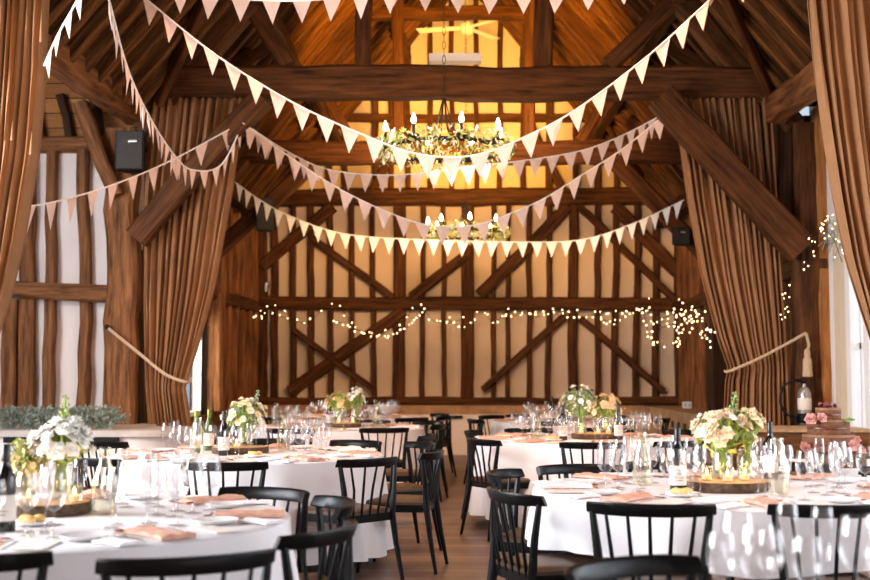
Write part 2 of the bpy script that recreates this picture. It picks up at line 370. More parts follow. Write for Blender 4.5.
# ------------------------------------------------------------ trusses
def truss(Y, label, tie, posts, braces, queens, struts, mat='oak'):
    t = empty('roof_truss', (0, Y, 0)); tag(t, label, 'roof truss')
    s = 1208/Y
    def tt(name, p, q, wpx, dY=0, dep=.26, m=mat, jit=.015):
        a = P(p[0], p[1], Y+dY); b = P(q[0], q[1], Y+dY)
        return timber(name, a, b, dep, wpx/s, m, t, jit, pl=(b-a).normalized().cross(Vector((0, 1, 0))))
    tt('tie_beam', *tie)
    for p in posts: tt('post', *p)
    for p in braces: tt('arch_brace', *p)
    for p in queens: tt('queen_post', *p)
    for p in struts: tt('strut', *p)
    for sg in (-1, 1):
        timber('principal_rafter', (sg*(HW+.0), Y, EZ-.05), (0, Y, RZ-.1), .22, .26, mat, t, .015)
    timber('collar', (-1.45, Y, EZ+2.5), (1.45, Y, EZ+2.5), .14, .2, mat, t)
    return t
truss(T1Y, 'nearest full oak roof truss with the thick tie beam and big arch braces', ((140,82),(796,84),33),
      [((121,130),(120,432),31,.0,.3,'oak_light',.03), ((136,250),(137,430),13,.1,.2,'oak_dark'), ((806,125),(806,440),32,.0,.3,'oak',.03), ((783,125),(783,250),16,.05,.2,'oak_dark')],
      [((262,98),(136,238),24,-.28,.2), ((660,97),(802,250),31,-.3,.2)],
      [((364,68),(364,-40),15), ((544,68),(544,-40),19)],
      [((243,-5),(287,66),17,0,.2), ((684,-8),(608,67),17,0,.2)])
truss(T2Y, 'second oak roof truss, behind the first and darker', ((225,152),(706,152),23),
      [], [((313,163),(214,256),15,-.05,.2), ((616,163),(706,256),16,-.05,.2)],
      [((399,142),(399,-20),12), ((529,142),(529,-20),12)],
      [((352,142),(312,76),10,0,.18), ((580,142),(618,76),10,0,.18)], mat='oak')

# ------------------------------------------------------------ plinths and ledges
p_ = struct(MB().box((0, 21.1, .4), (7.4, .75, .8)).build('trim_1', 'brick', smooth=False))
p_ = struct(MB().box((.0, 20.45, .33), (6.2, .5, .66)).build('trim_2', 'plaster_white', smooth=False))
p_ = MB().box((3.42, 17.2, .4), (.75, 7.9, .8)); p_ = struct(p_.build('trim_3', 'brick', smooth=False))
for i in range(14):
    MB().box((3.045, 13.9+i*.5, .6), (.02, .16, .09)).build('vent_hole', 'black_plastic', p_)
# left coping wall with rounded end
pr = [(-7.0,11.5),(-3.25,11.5)]+[(-3.25+.55*math.sin(a), 12.05-.55*math.cos(a)) for a in [PI*i/10 for i in range(1, 10)]]+[(-3.25,12.6),(-3.4,13.3),(-7.0,13.3)]
def prism(mb, poly, z0, z1, mat=0):
    n = len(poly); mb.add([(x, y, z0) for x, y in poly]+[(x, y, z1) for x, y in poly], [tuple(range(n-1,-1,-1)), tuple(range(n,2*n))]+[(i,(i+1)%n,n+(i+1)%n,n+i) for i in range(n)], mat); return mb
c_ = struct(prism(MB(), [(x*1.0+.03 if x > -3.3 else x, y) for x, y in pr], .72, .78).build('trim_4', 'stone'))
prism(MB(), [(x-.06 if x > -3.3 else x, y+.05) for x, y in pr], 0, .72).build('low_wall', 'plaster_white', c_)
for x0, x1, ww in ((P(90,440,11.5).x, P(118,440,11.5).x, 1), (P(4,440,11.5).x, P(36,440,11.5).x, 2)):
    v = MB().box(((x0+x1)/2, 11.52, .69), (x1-x0, .08, .05)).build('vent_slot', 'black_plastic')
    tag(v, 'black slot vent under the stone ledge, %s' % ('the one right of the white flowers' if ww == 1 else 'the one at the left picture edge'), 'vent')
v = MB().box((P(453,417,20.2).x, 20.18, P(453,417,20.2).z), (.32, .05, .05)).build('vent_slot', 'black_plastic'); tag(v, 'black slot vent on the low white wall at the back', 'vent')
v = empty('wall_socket', P(687, 405, 17.0)); tag(v, 'white double socket above the brick ledge, back right', 'socket')
MB().box((0,0,0),(.12,.04,.09)).build('face_plate','white_paint',v); MB().box((-.03,-.022,0),(.03,.01,.05)).box((.03,-.022,0),(.03,.01,.05)).build('switch_rocker','stone',v)
sb = MB().box((3.72,15.8,1.0),(.2,2.4,.4)).build('timber_block','oak_dark'); bpy.data.objects.remove(sb)

# dusty foliage along the stone ledge
def leafcloud(mb, c, rad, n, ls, mats=(0,), up=.3, rr=R, stem=False):
    for _ in range(n):
        while True:
            d = Vector((rr.uniform(-1,1), rr.uniform(-1,1), rr.uniform(-1,1)))
            if d.length < 1: break
        p = Vector(c)+Vector((d.x*rad[0], d.y*rad[1], d.z*rad[2]))
        q = Quaternion((rr.uniform(-1,1), rr.uniform(-1,1), rr.uniform(-1,1), rr.uniform(-1,1))).normalized()
        l = ls*rr.uniform(.6, 1.3); w_ = l*.35
        vs = [q @ Vector(v)+p for v in [(-l,0,0),(-l*.2,w_,l*.12),(l,0,0),(-l*.2,-w_,l*.12)]]
        mb.add(vs, [(0,1,2,3)], rr.choice(mats))
for i, (px, wd) in enumerate([(10,.32),(36,.30),(62,.26),(82,.26),(104,.22)]):
    b = MB(); base = P(px, 431, 11.8)
    for k in range(60):
        a = R.uniform(-1, 1)*wd; h = R.uniform(.08, .22)
        tip = Vector((a, R.uniform(-.12,.12), h)); b.tube([(a*.35,0,.0), tip*.6+Vector((0,0,.03)), tip], .0035, 4)
        leafcloud(b, tip*.9, (.05,.05,.05), 14, .018)
    o = b.build('foliage_bunch', 'leaf_dusty', loc=(base.x, 11.8, .78))
    tag(o, 'grey-green bunch of dried sprigs on the stone ledge, %s from left' % ['first','second','third','fourth','fifth'][i], 'dried foliage', 'dried sprigs along the ledge')

# ------------------------------------------------------------ curtains
def curtain(name, Y, xl, xr, y0, y1, npl, amp, label, group, bunch=0.0, pinch=None):
    """xl/xr: tables of (py, px) for the two edges"""
    rows = 46; cols = npl*8; mb = MB(); vs = []
    rr = random.Random(npl); ph = [rr.uniform(-.5, .5) for _ in range(npl+2)]; aw = [rr.uniform(.6, 1.3) for _ in range(npl+2)]
    for i in range(rows+1):
        py = y0+(y1-y0)*i/rows
        A = P(lerp(xl, py), py, Y); B = P(lerp(xr, py), py, Y)
        wdt = abs(B.x-A.x)
        for j in range(cols+1):
            u = j/cols; k = int(u*npl); am = 1.35*amp*aw[min(k, npl)]
            uu = u+.012*math.sin(u*31+py*.01)
            off = am*math.sin(2*PI*npl*uu+ph[k % 3])+am*.25*math.sin(2*PI*npl*1.7*uu+1.3)
            f = 1.0
            if pinch: f = 1-.45*math.exp(-((py-pinch)/12)**2)
            vs.append((A.x+(B.x-A.x)*u+.35*off*.5*math.cos(7*u), Y+off*f, A.z))
    n = cols+1
    fs = [(i*n+j, i*n+j+1, (i+1)*n+j+1, (i+1)*n+j) for i in range(rows) for j in range(cols)]
    mb.add(vs, fs); o = mb.build(name, 'curtain_cloth')
    m = o.modifiers.new('thick', 'SOLIDIFY'); m.thickness = .006
    for p in o.data.polygons: p.use_smooth = True
    return tag(o, label, 'curtain', group)
curtain('curtain', 13.1, [(100,150),(200,143),(300,143),(385,146),(428,150)], [(100,244),(190,232),(290,214),(350,198),(380,188),(388,186),(428,192)], 99, 432, 12, .045,
        'brown floor-length curtain tied back beside the left timber post', 'tied-back brown curtains', pinch=384)
curtain('curtain', 13.1, [(100,672),(150,680),(200,687),(276,701),(338,717),(369,728),(380,725),(440,722)], [(100,772),(250,781),(330,786),(440,790)], 99, 450, 14, .045,
        'brown floor-length curtain tied back in front of the right timber post', 'tied-back brown curtains')
curtain('curtain', 8.6, [(-90,-60),(0,-45),(300,-60),(600,-70)], [(-90,51),(0,48),(80,44),(160,36),(240,22),(300,8),(350,-8),(600,-14)], -80, 560, 13, .04,
        'brown curtain sweeping down the left edge of the picture, nearest on that side', 'tied-back brown curtains')
curtain('curtain', 8.6, [(-90,803),(0,807),(60,813),(130,822),(200,833),(260,845),(310,860),(350,873),(600,880)], [(-90,920),(0,915),(350,940),(600,940)], -80, 560, 12, .04,
        'brown curtain sweeping down the right edge of the picture, nearest on that side', 'tied-back brown curtains')
# tiebacks
t = empty('tieback_rope', P(108, 328, 12.95)); tag(t, 'twisted cord tieback running from the left post around the curtain', 'tieback')
L0 = t.location
def rel(px, py, Y): return P(px, py, Y)-L0
MB().tube(spline([rel(108,328,12.95), rel(140,354,12.93), rel(165,374,12.93), rel(186,382,12.93), rel(190,379,13.2)], 6), .018, 6).build('cord', 'rope', t)
MB().ball(rel(107,327,12.95), .03, 8).build('hook', 'iron', t)
t = empty('tieback_rope', P(806, 333, 12.9)); tag(t, 'twisted cord tieback with a tassel hanging on the right post', 'tieback'); L0 = t.location
MB().tube(spline([rel(725,371,13.2), rel(730,371,12.95), rel(760,358,12.92), rel(790,342,12.9), rel(806,333,12.9)], 6), .016, 6).build('cord', 'rope', t)
b = MB(); b.tube([rel(806,333,12.9), rel(809,345,12.9), rel(807,352,12.9)], .016, 6); b.lathe([(.001,.02),(.03,.0),(.035,-.05),(.03,-.07),(.045,-.1),(.055,-.28),(.001,-.29)], 12, c=rel(807,350,12.9))
b.build('tassel', 'rope', t)

# ------------------------------------------------------------ bunting
def bunting(pts, nflags, fw, fh, label, mat='flag_cloth', cord='flag_cloth_white'):
    pts3 = [P(*p) for p in pts]; path = spline(pts3, 12)
    base = path[0].copy(); t = empty('bunting', base); tag(t, label, 'bunting', 'bunting strings under the roof')
    rp = [p-base for p in path]
    MB().tube(rp, .008, 5).build('cord', cord, t)
    ln = [0]
    for a, b in zip(rp, rp[1:]): ln.append(ln[-1]+(b-a).length)
    def at(s):
        for i in range(len(ln)-1):
            if s <= ln[i+1]: 
                k = (s-ln[i])/(ln[i+1]-ln[i]+1e-9); return rp[i].lerp(rp[i+1], k)
        return rp[-1]
    tot = ln[-1]; st = tot/nflags
    for i in range(nflags):
        c = st*(i+.5); a = at(c-fw/2); b = at(c+fw/2); m = (a+b)/2
        d = (b-a).normalized(); dn = Vector((0,0,-1)); n = d.cross(dn).normalized()
        dn = (dn+n*R.uniform(-.12,.12)+d*R.uniform(-.1,.1)).normalized()
        tip = m+dn*fh; bow = n*fw*R.uniform(-.15,.15)
        mid = (a+b+tip)/3+bow; e = n*.0015
        vs = [a, b, tip, mid+e]; vs2 = [a-e, b-e, tip-e, mid-e]
        MB().add(vs+vs2, [(0,1,3),(1,2,3),(2,0,3),(5,4,7),(6,5,7),(4,6,7),(0,4,5,1),(1,5,6,2),(2,6,4,0)]).build('flag', mat, t)
bunting([(140,-6,10.5),(213,53,10.5),(290,101,10.5),(359,133,10.5),(418,154,10.5),(476,155,10.5),(531,134,10.5),(580,107,10.5),(649,55,10.5),(712,-2,10.5)], 25, .18, .215,
        'pink-beige bunting swagged from top left over the near chandelier to top right')
bunting([(108,-4,8.6),(128,69,9.6),(152,121,10.8),(176,157,11.7),(193,170,12.2),(221,165,12.6),(243,124,12.9)], 24, .14, .20,
        'bunting dropping steeply from the top edge into a narrow loop by the left loudspeaker')
bunting([(243,123,13.0),(290,153,13.8),(331,170,14.2),(393,175,14.5),(460,168,14.5),(520,161,14.4),(580,151,14.2),(621,136,14),(668,112,13.2)], 29, .165, .22,
        'bunting in a shallow swag just under the near chandelier')
bunting([(20,208,9.4),(62,200,10.2),(115,184,11.2),(172,160,12.2),(241,123,12.95)], 10, .2, .23, 'bunting rising from the left curtain to the brace above the tied curtain')
bunting([(235,182,15.5),(260,200,16),(290,216,16.4),(345,234,16.8),(428,240,17),(511,242,17),(580,240,17),(632,224,16.5),(684,200,15.8)], 34, .16, .225,
        'lowest and whitest bunting, swagged below the far chandelier', mat='flag_cloth_white')
bunting([(243,123,12.8),(290,157,13.4),(345,192,13.8),(400,217,14.0),(435,226,14.1),(475,225,14.1),(514,212,14.0),(545,198,13.8),(580,176,13.6),(621,150,13.3),(668,112,12.9)], 24, .19, .23,
        'deepest pink bunting, dipping to the bulbs of the far chandelier')
bunting([(165,-12,9.2),(200,-5,9.2),(240,-1,9.3),(290,1,9.3),(340,-2,9.3),(375,-6,9.2),(405,-14,9.2)], 8, .15, .185, 'string of large flags along the top edge, left of centre')
bunting([(380,-16,9.6),(420,-6,9.8),(462,-4,9.9),(500,-3,9.9),(533,-4,9.9),(567,-4,9.8),(600,-9,9.7),(640,-16,9.6)], 8, .15, .15, 'string of large flags along the top edge, right of centre')
bunting([(84,-12,8.0),(72,10,8.1),(58,35,8.2),(44,66,8.3)], 4, .12, .16, 'short bunting falling from the top edge onto the left curtain')
bunting([(700,-14,10.0),(725,-4,10.2),(760,-20,10.2)], 2, .12, .12, 'scrap of bunting peeping in at the top edge near the right')

# ------------------------------------------------------------ chandeliers
def chandelier(cx, cy, z, r, label, phase, lite):
    t = empty('chandelier', (cx, cy, z)); tag(t, label, 'chandelier', 'candle ring chandeliers')
    n = 8; b = MB(); b.tube([(r*math.cos(q), r*math.sin(q), 0) for q in [2*PI*i/40 for i in range(41)]], .022, 8, flat=(.5,1)).build('ring', 'iron', t)
    for i in range(n):
        q = phase+2*PI*i/n; c, s = math.cos(q), math.sin(q)
        MB().tube(spline([(r*c, r*s, 0), (r*.62*c, r*.62*s, .05), (r*.2*c, r*.2*s, .18), (.01*c, .01*s, .5)], 5), .006, 5).build('spoke', 'iron', t)
        cd = MB().lathe([(.001,.0),(.055,.03),(.06,.05),(.05,.05),(.02,.045),(.02,.06)], 10, c=(r*c, r*s, .0)).lathe([(.016,.05),(.016,.15),(.001,.15)], 8, c=(r*c, r*s, 0)).build('candle_arm', 'iron', t)
        MB().lathe([(.008,.15),(.022,.175),(.020,.20),(.001,.25)], 8, c=(r*c, r*s, 0)).build('bulb', 'bulb_glow', cd)
    ch = MB(); k = int((RZ-.1-z-.5)/.07)
    for i in range(k):
        zz = .5+i*.07; a = (.016, 0) if i % 2 else (0, .016)
        ch.tube([(a[0]*math.cos(q), a[1]*math.cos(q), zz+.035+.045*math.sin(q)) for q in [2*PI*j/8 for j in range(9)]], .003, 4)
    ch.build('chain', 'iron', t)
    g = MB()
    for i in range(30):
        q = 2*PI*i/30; dens = 60 if (i*7) % 10 > 2 else 22
        leafcloud(g, (r*math.cos(q), r*math.sin(q), .02), (.12,.12,.13), dens, .032, (0, 1, 1, 2))
    fo = g.build('foliage', ['leaf', 'leaf_yellow', 'petal_white'], t); fo['kind'] = 'stuff'
    for i in range(n):
        q = phase+2*PI*i/n; ld = bpy.data.lights.new('candle_light', 'POINT'); ld.energy = lite; ld.color = (1, .56, .28); ld.shadow_soft_size = .05
        lo = bpy.data.objects.new('candle_light', ld); C.objects.link(lo); lo.parent = t; lo.location = (r*math.cos(q), r*math.sin(q), .32)
c1 = P(444, 150, 11.5); chandelier(c1.x, 11.5, c1.z, .58, 'near round iron chandelier dressed with ivy, above the middle of the hall', .3, 3.5)
c2 = P(466, 234, 18.3); chandelier(c2.x, 18.3, c2.z, .58, 'far small-looking iron chandelier in front of the back wall', .1, 4.5)
# ceiling fan
fc = P(467, 28, 19.5); t = empty('ceiling_fan', fc); tag(t, 'white three-blade ceiling fan high under the lit gable', 'ceiling fan')
MB().tube([(0,0,.1),(0,0,RZ-fc.z-.1)], .018, 8).build('rod', 'fan_white', t)
MB().lathe([(.001,-.1),(.09,-.09),(.12,0),(.11,.07),(.03,.12),(.001,.13)], 16).build('hub', 'fan_white', t)
for q in (2.95, .95, -.75+.0):
    q2 = q; d = Vector((math.cos(q2), math.sin(q2), 0)); e = Vector((-d.y, d.x, .12))
    vs = [d*.1-e*.06, d*.82-e*.10, d*.84+e*.08, d*.1+e*.06]; vs2 = [v+Vector((0,0,.012)) for v in vs]
    MB().add(vs+vs2, [(3,2,1,0),(4,5,6,7),(0,1,5,4),(1,2,6,5),(2,3,7,6),(3,0,4,7)]).build('blade', 'fan_white', t)
# uplight on the tie beam
lp = P(455, 59, 13.3); t = empty('uplight', lp); tag(t, 'long white uplight box lying on top of the near tie beam', 'light fixture')
MB().box((0,0,0),(.58,.16,.09)).build('housing','fan_white',t, smooth=False); MB().box((0,0,.047),(.54,.12,.004)).build('tube_cover','lamp_glow',t)
# loudspeakers
def speaker(px, py, Y, w, h, label, tilt):
    t = empty('loudspeaker', P(px, py, Y), tilt); tag(t, label, 'loudspeaker')
    b = MB(); x, z, d = w/2, h/2, w*.8
    prof = [(-x,0),(x,0),(x*.7,d),(-x*.7,d)]
    prism(b, prof, -z, z).build('cabinet', 'black_plastic', t, smooth=False)
    MB().box((0,-.008,0),(w*.9,.012,h*.94)).build('grille', 'iron', t); MB().box((w*.12,-.018,h*.22),(w*.3,.006,.02)).build('badge','steel',t)
    MB().tube([(0,d*.9,0),(0,d+.25,.02)], .02, 6).build('bracket','iron',t)
speaker(129.5, 150, 12.75, .31, .42, 'black loudspeaker on the left post just below the roof', .0)
speaker(265, 214, 17.0, .26, .46, 'black loudspeaker deeper in the hall, left, above the string lights', .3)
speaker(681, 236, 17.0, .25, .24, 'small black loudspeaker half hidden by the right tied curtain', -.2)
# small lamp on pipe by the back left corner
t = empty('wall_lamp', P(266, 292, 18.5)); tag(t, 'small spot lamp on a thin cable left of the back wall', 'lamp')
MB().lathe([(.03,0),(.05,.04),(.055,.14),(.001,.16)], 10).build('lamp_shade','steel',t); MB().tube([(0,0,.15),(.01,0,.6),(0,0,1.2)], .008, 5).build('cable','iron',t)

# ------------------------------------------------------------ fairy lights
def fairy(strands, label, nb, jit=3, drop=True):
    base = P(*strands[0][0]); t = empty('fairy_lights', base); tag(t, label, 'string lights', 'strings of tiny warm lights')
    wire = MB(); paths = []
    for s in strands:
        pth = spline([P(*p)-base for p in s], 10); paths.append(pth); wire.tube(pth, .004, 4)
    wire.build('wire', 'iron', t)
    for i in range(nb):
        pth = paths[i % len(paths)]; k = (i//len(paths)+.5)/(nb/len(paths))*(len(pth)-1); k0 = min(int(k), len(pth)-2)
        p = pth[k0].lerp(pth[k0+1], k-k0)+Vector((R.uniform(-jit,jit)/70, 0, R.uniform(-jit,jit)/70))
        MB().ball(p, .0088*R.uniform(.8,1.2)*base.y/17, 6).build('bulb', 'fairy_glow', t)
Yb = 20.9
fairy([[(212,300,19),(222,303,19),(226,310,19)],[(226,306,19),(236,303,19.3),(246,315,20),(256,310,20),(262,316,Yb),(272,306,Yb),(290,316,Yb)]], 'string lights draped left of the back wall, beside the boards', 32, 8)
fairy([[(268,312,Yb),(290,319,Yb),(308,322,Yb),(335,302,Yb),(350,322,Yb),(368,333,Yb),(400,325,Yb),(418,304,Yb),(432,320,Yb),(448,323,Yb),(465,318,Yb)],
       [(330,318,Yb),(360,331,Yb),(385,336,Yb),(405,328,Yb),(425,312,Yb)]], 'string lights looping in deep swags along the left half of the back rail', 52, 2.5)
fairy([[(445,318,Yb),(465,327,Yb),(480,312,Yb),(495,322,Yb),(510,309,Yb),(535,317,Yb),(555,311,Yb),(580,310,Yb)],[(500,318,Yb),(540,312,Yb),(575,318,Yb),(600,313,Yb),(625,312,Yb),(650,312,Yb)],
       [(600,318,Yb),(615,322,Yb),(640,310,Yb),(650,338,Yb),(656,345,Yb)]], 'string lights looping along the right half of the back rail', 72, 3)
fairy([[(640,305,19.5),(660,318,19),(680,310,18.5),(706,312,17)],[(655,330,18.5),(680,322,18),(700,318,17),(709,330,16.5)],[(685,305,18),(700,330,17),(712,340,16.5)],[(672,344,18),(680,330,18),(695,312,17)]], 'dense tangle of string lights left of the right tied curtain', 80, 9)
fairy([[(784,322,12.6),(786,305,12.6),(790,290,12.6)],[(798,274,12.6),(812,258,12.6),(810,240,12.6),(820,232,12.6)],[(818,232,12.5),(830,222,12.4),(826,216,12.3)],[(825,228,12.4),(834,240,12.2),(842,262,12)]], 'string lights climbing the right post to the top of the white doors', 42, 4)
tw = MB()
for _ in range(46):
    a = P(R.uniform(826,846), R.uniform(222,245), 12.2); d = Vector((R.uniform(-.1,.12), 0, R.uniform(-.25,.08)))
    tw.tube([a, a+d*.5+Vector((.02,0,.02)), a+d], .004, 4)
tw = tw.build('twig_garland', 'leaf_dusty'); tag(tw, 'grey twig garland over the corner of the white doors', 'garland')

# ------------------------------------------------------------ chairs
def make_chair():
    t = empty('dining_chair')
    # seat outline
    sh = [(-.19,-.2),(.19,-.2),(.235,.2),(.2,.235),(-.2,.235),(-.235,.2)]
    b = prism(MB(), sh, .395, .445); b.build('seat_frame', 'chair_black', t, smooth=False)
    pad = MB(); n = len(sh)
    lv = [(1.0,.445),(1.0,.462),(.93,.474),(.6,.480)]
    vs = [(x*k, y*k+.0, z) for k, z in lv for x, y in sh]
    fs = [(i*n+j, i*n+(j+1)%n, (i+1)*n+(j+1)%n, (i+1)*n+j) for i in range(3) for j in range(n)]+[tuple(range(3*n, 4*n))]
    pad.add(vs, fs).build('seat_pad', 'chair_pad', t)
    for sx in (-1, 1):
        MB().tube([(sx*.245,.25,0),(sx*.225,.225,.22),(sx*.205,.205,.43)], [.012,.017,.02], 8).build('leg', 'chair_black', t)
        MB().tube([(sx*.225,-.27,0),(sx*.205,-.225,.25),(sx*.195,-.2,.43),(sx*.212,-.195,.6),(sx*.232,-.182,.75)], [.012,.018,.021,.018,.014], 8).build('leg', 'chair_black', t)
    for i in range(5):
        u = -1+i*.5; q = u*.62
        MB().tube([(u*.135,-.195,.43),(u*.155,-.225,.6),(u*.175,-.262+.045*u*u,.745)], [.0085,.0085,.007], 6).build('spindle', 'chair_black', t)
    rail = MB(); vs = []; N = 20
    for i in range(N+1):
        u = -1+2*i/N; x = .25*math.sin(u*1.15)/math.sin(1.15); y = -.265+.10*(1-math.cos(u*1.15))/(1-math.cos(1.15)); 
        h = .027-.005*abs(u)**3; th = .013; nx = .45*u*abs(u)+.3*u; l = math.hypot(nx, 1); nx, ny = -nx/l, 1/l
        for a, c_ in [(-1,-.75),(-.6,-1),(.6,-1),(1,-.75),(1,.75),(.6,1),(-.6,1),(-1,.75)]:
            vs.append((x+nx*th*a, y+ny*th*a-.01*c_, .765+h*c_))
    fs = [(i*8+j, (i+1)*8+j, (i+1)*8+(j+1)%8, i*8+(j+1)%8) for i in range(N) for j in range(8)]+[tuple(range(8)), tuple(N*8+j for j in range(7,-1,-1))]
    rail.add(vs, fs).build('top_rail', 'chair_black', t)
    return t
chair0 = make_chair(); used = [False]
TABLES = {
 'T1': (-1.63, 4.66, 'front left table'), 'T2': (-1.53, 8.5, 'middle left table'), 'T3': (1.28, 5.95, 'front right table'),
 'T4': (1.05, 10.7, 'middle right table'), 'T5': (-1.39, 13.0, 'third left table'), 'T8': (-1.45, 16.0, 'rearmost left table'),
 'T9': (1.28, 15.0, 'rearmost right table'), 'T6': (.95, 2.25, 'nearest table at bottom right')}
def side(dx, dy):
    a = math.degrees(math.atan2(dy, dx)) % 360
    return ['right','far right','far','far left','left','near left','near','near right'][int((a+22.5)//45) % 8]
def place_chair(tab, xr, yr, label=None, face=None):
    cx, cy, nm = TABLES[tab]
    d = Vector(face).normalized() if face else Vector((cx-xr, cy-yr)).normalized()
    c = Vector((xr, yr))+d*.24
    if not used[0]: o = chair0; used[0] = True
    else: o = copy_tree(chair0)
    o.location = (c.x, c.y, 0); o.rotation_euler = (0, 0, math.atan2(d.y, d.x)-PI/2)
    tag(o, label or 'black spindle-back chair at the %s side of the %s' % (side(xr-cx, yr-cy), nm), 'chair', 'black spindle-back dining chairs')
pc = place_chair
BS = 'black spindle-back chair '
pc('T1', -1.44, 3.42, BS+'cut off at the bottom left corner, only its rail showing')
pc('T1', -.765, 3.42, BS+'with its wide curved rail along the bottom edge, left', (-.42, .9))
pc('T1', -.44, 4.07, BS+'pushed to the right of the front left table, nearer of two', (-.97, .36))
pc('T1', -.50, 4.97, BS+'pushed to the right of the front left table, farther of two', (-.97, -.3))
pc('T1', -.87, 5.47, BS+'behind the front left table, its rail shining', (-.5,-.87))
pc('T2', -1.42, 7.12, BS+'seen from behind at the near side of the middle left table')
pc('T2', -.56, 7.5, BS+'with brown seat, fully seen, near right of the middle left table', (-.8, .72))
pc('T2', -.19, 8.25, BS+'in the aisle, side-on, right of the middle left table', (-1, .15))
pc('T2', -.30, 9.3, BS+'in the aisle at far right of the middle left table', (-1, -.45))
pc('T2', -.83, 9.6, BS+'behind the middle left table with a gleaming rail')
pc('T2', -1.55, 9.85, BS+'behind the glasses at the far side of the middle left table')
pc('T2', -2.34, 7.5, BS+'beside the white flowers, near left of middle left table')
pc('T2', -2.8, 9.2, BS+'in front of the low wall, left of middle left table')
pc('T3', .73, 4.85, BS+'seen from behind at the near left of the front right table', (.2, 1))
pc('T3', 1.46, 4.83, BS+'seen from behind, cut by the right picture edge, front right table', (-.05, 1))
pc('T3', .17, 5.38, BS+'large, with brown seat, left of the front right table', (1, .42))
pc('T3', .17, 6.5, BS+'behind the large one at the left of the front right table', (1, -.3))
pc('T3', .62, 6.98, BS+'with only its rail above the far left of the front right table', (.35, -1))
pc('T3', 1.2, 7.3, BS+'behind the wine bottle at the far side of the front right table')
pc('T3', 1.9, 7.2, BS+'half hidden below the cake, far side of the front right table')
pc('T3', 2.42, 6.75, BS+'at the right edge beside the cake stand')
pc('T4', .10, 9.85, BS+'seen whole at near left of the middle right table', (.9, .5))
pc('T4', .04, 11.35, BS+'just behind another, far left of the middle right table', (1, -.2))
pc('T4', .98, 9.35, BS+'seen from behind at the near side of the middle right table')
pc('T4', 1.72, 9.6); pc('T4', 2.25, 10.5); pc('T4', 2.12, 11.6); pc('T4', .6, 11.95); pc('T4', 1.4, 12.0, BS+'beyond the flowers at the far side of the middle right table')
pc('T5', -.78, 11.95, BS+'seen from behind at near right of the third left table', (-.35, 1))
pc('T5', -1.72, 11.75); pc('T5', -.25, 12.85); pc('T5', -.38, 13.95); pc('T5', -1.1, 14.2); pc('T5', -2.4, 12.2)
pc('T5', -.3, 10.6, BS+'standing alone in the aisle left of centre', (-1, .1))
pc('T8', -.62, 14.95); pc('T8', -.22, 15.6, BS+'right of the rearmost left table, nearer of the two in the aisle'); pc('T8', -.3, 16.6); pc('T8', -1.3, 17.3); pc('T8', -2.5, 15.4)
pc('T9', .08, 14.5, BS+'small in the distance, at the aisle left of the rearmost right table', (1, .3)); pc('T9', .3, 15.9); pc('T9', .9, 13.8); pc('T9', 1.75, 13.85); pc('T9', .75, 16.3); pc('T9', 1.95, 16.1); pc('T9', 2.45, 14.8)
pc('T6', .42, 3.36, BS+'nearest the viewer, only its glossy rail at the bottom edge', (.62, -.78))

# ------------------------------------------------------------ tables
TR = .95
def table(key):
    cx, cy, nm = TABLES[key]
    t = empty('banquet_table', (cx, cy, 0)); tag(t, 'round banquet table hidden under its cloth, the %s' % nm, 'table', 'round banquet tables')
    MB().lathe([(.001,.71),(TR-.02,.71),(TR-.02,.735),(.001,.735)], 40).build('table_top', 'oak_light', t)
    for i in range(4):
        q = PI/4+i*PI/2; MB().tube([(.5*math.cos(q), .5*math.sin(q), 0), (.45*math.cos(q), .45*math.sin(q), .71)], .02, 6).build('leg', 'iron', t)
    rr = random.Random(key); mb = MB(); n = 160; vs = []; hem = .5 if key == 'T3' else .09
    ph = rr.uniform(0, 6)
    prof = [(0.0,0),(.5,0),(.9,0),(.985,0),(1.0,.008),(1.0,.03)]+[(1.0, .03+(.75-hem-.03)*k/8) for k in range(1, 9)]
    for i, (u, dz) in enumerate(prof):
        for j in range(n):
            q = 2*PI*j/n; f = max(0, dz-.02)/.6
            wv = math.sin(q*14+ph+.8*math.sin(q*3))*.5+math.sin(q*23+ph*2)*.3+math.sin(q*5+ph)*.4
            r = max(u*TR, .002)+(f**.8)*(.05+.075*wv)
            z = .75-dz
            if i == len(prof)-1: z += .02*math.sin(q*4+ph)
            vs.append((r*math.cos(q), r*math.sin(q), z+(.0012*math.sin(q*9+u*20) if u < .98 else 0)))
    k = len(prof); fs = [(i*n+j, (i+1)*n+j, (i+1)*n+(j+1)%n, i*n+(j+1)%n) for i in range(k-1) for j in range(n)]+[tuple(range(n))]
    o = mb.add(vs, fs).build('tablecloth', 'cloth', loc=(cx, cy, 0)); 
    for p in o.data.polygons: p.use_smooth = True
    tag(o, 'white tablecloth falling in folds over the %s' % nm, 'tablecloth', 'white tablecloths')
for k in TABLES: table(k)
TZ = .7525

# prototype tableware
def lathe_thing(parts, name, whole=False):
    if whole:
        mb = MB(); mats = []
        for nm, prof, mat, n in parts:
            if mat not in mats: mats.append(mat)
            mb.lathe(prof, n, mats.index(mat))
        return mb.build(name, mats)
    t = empty(name)
    for nm, prof, mat, n in parts: MB().lathe(prof, n).build(nm, mat, t)
    return t
stem = lambda h: ('stem', [(.001,.0015),(.034,.0015),(.034,.003),(.012,.006),(.0045,.014),(.0035,h*.6),(.005,h)], 'glass', 14)
wine_p = [stem(.088), ('bowl', [(.004,.088),(.022,.097),(.036,.118),(.041,.145),(.038,.18),(.032,.215),(.0314,.2165)], 'glass', 18)]
white_p = [stem(.08), ('bowl', [(.004,.08),(.018,.09),(.030,.11),(.033,.13),(.030,.16),(.026,.185),(.0254,.1865)], 'glass', 18)]
flute_p = [stem(.09), ('bowl', [(.004,.09),(.014,.10),(.022,.125),(.025,.16),(.024,.2),(.022,.232),(.0215,.2335)], 'glass', 18)]
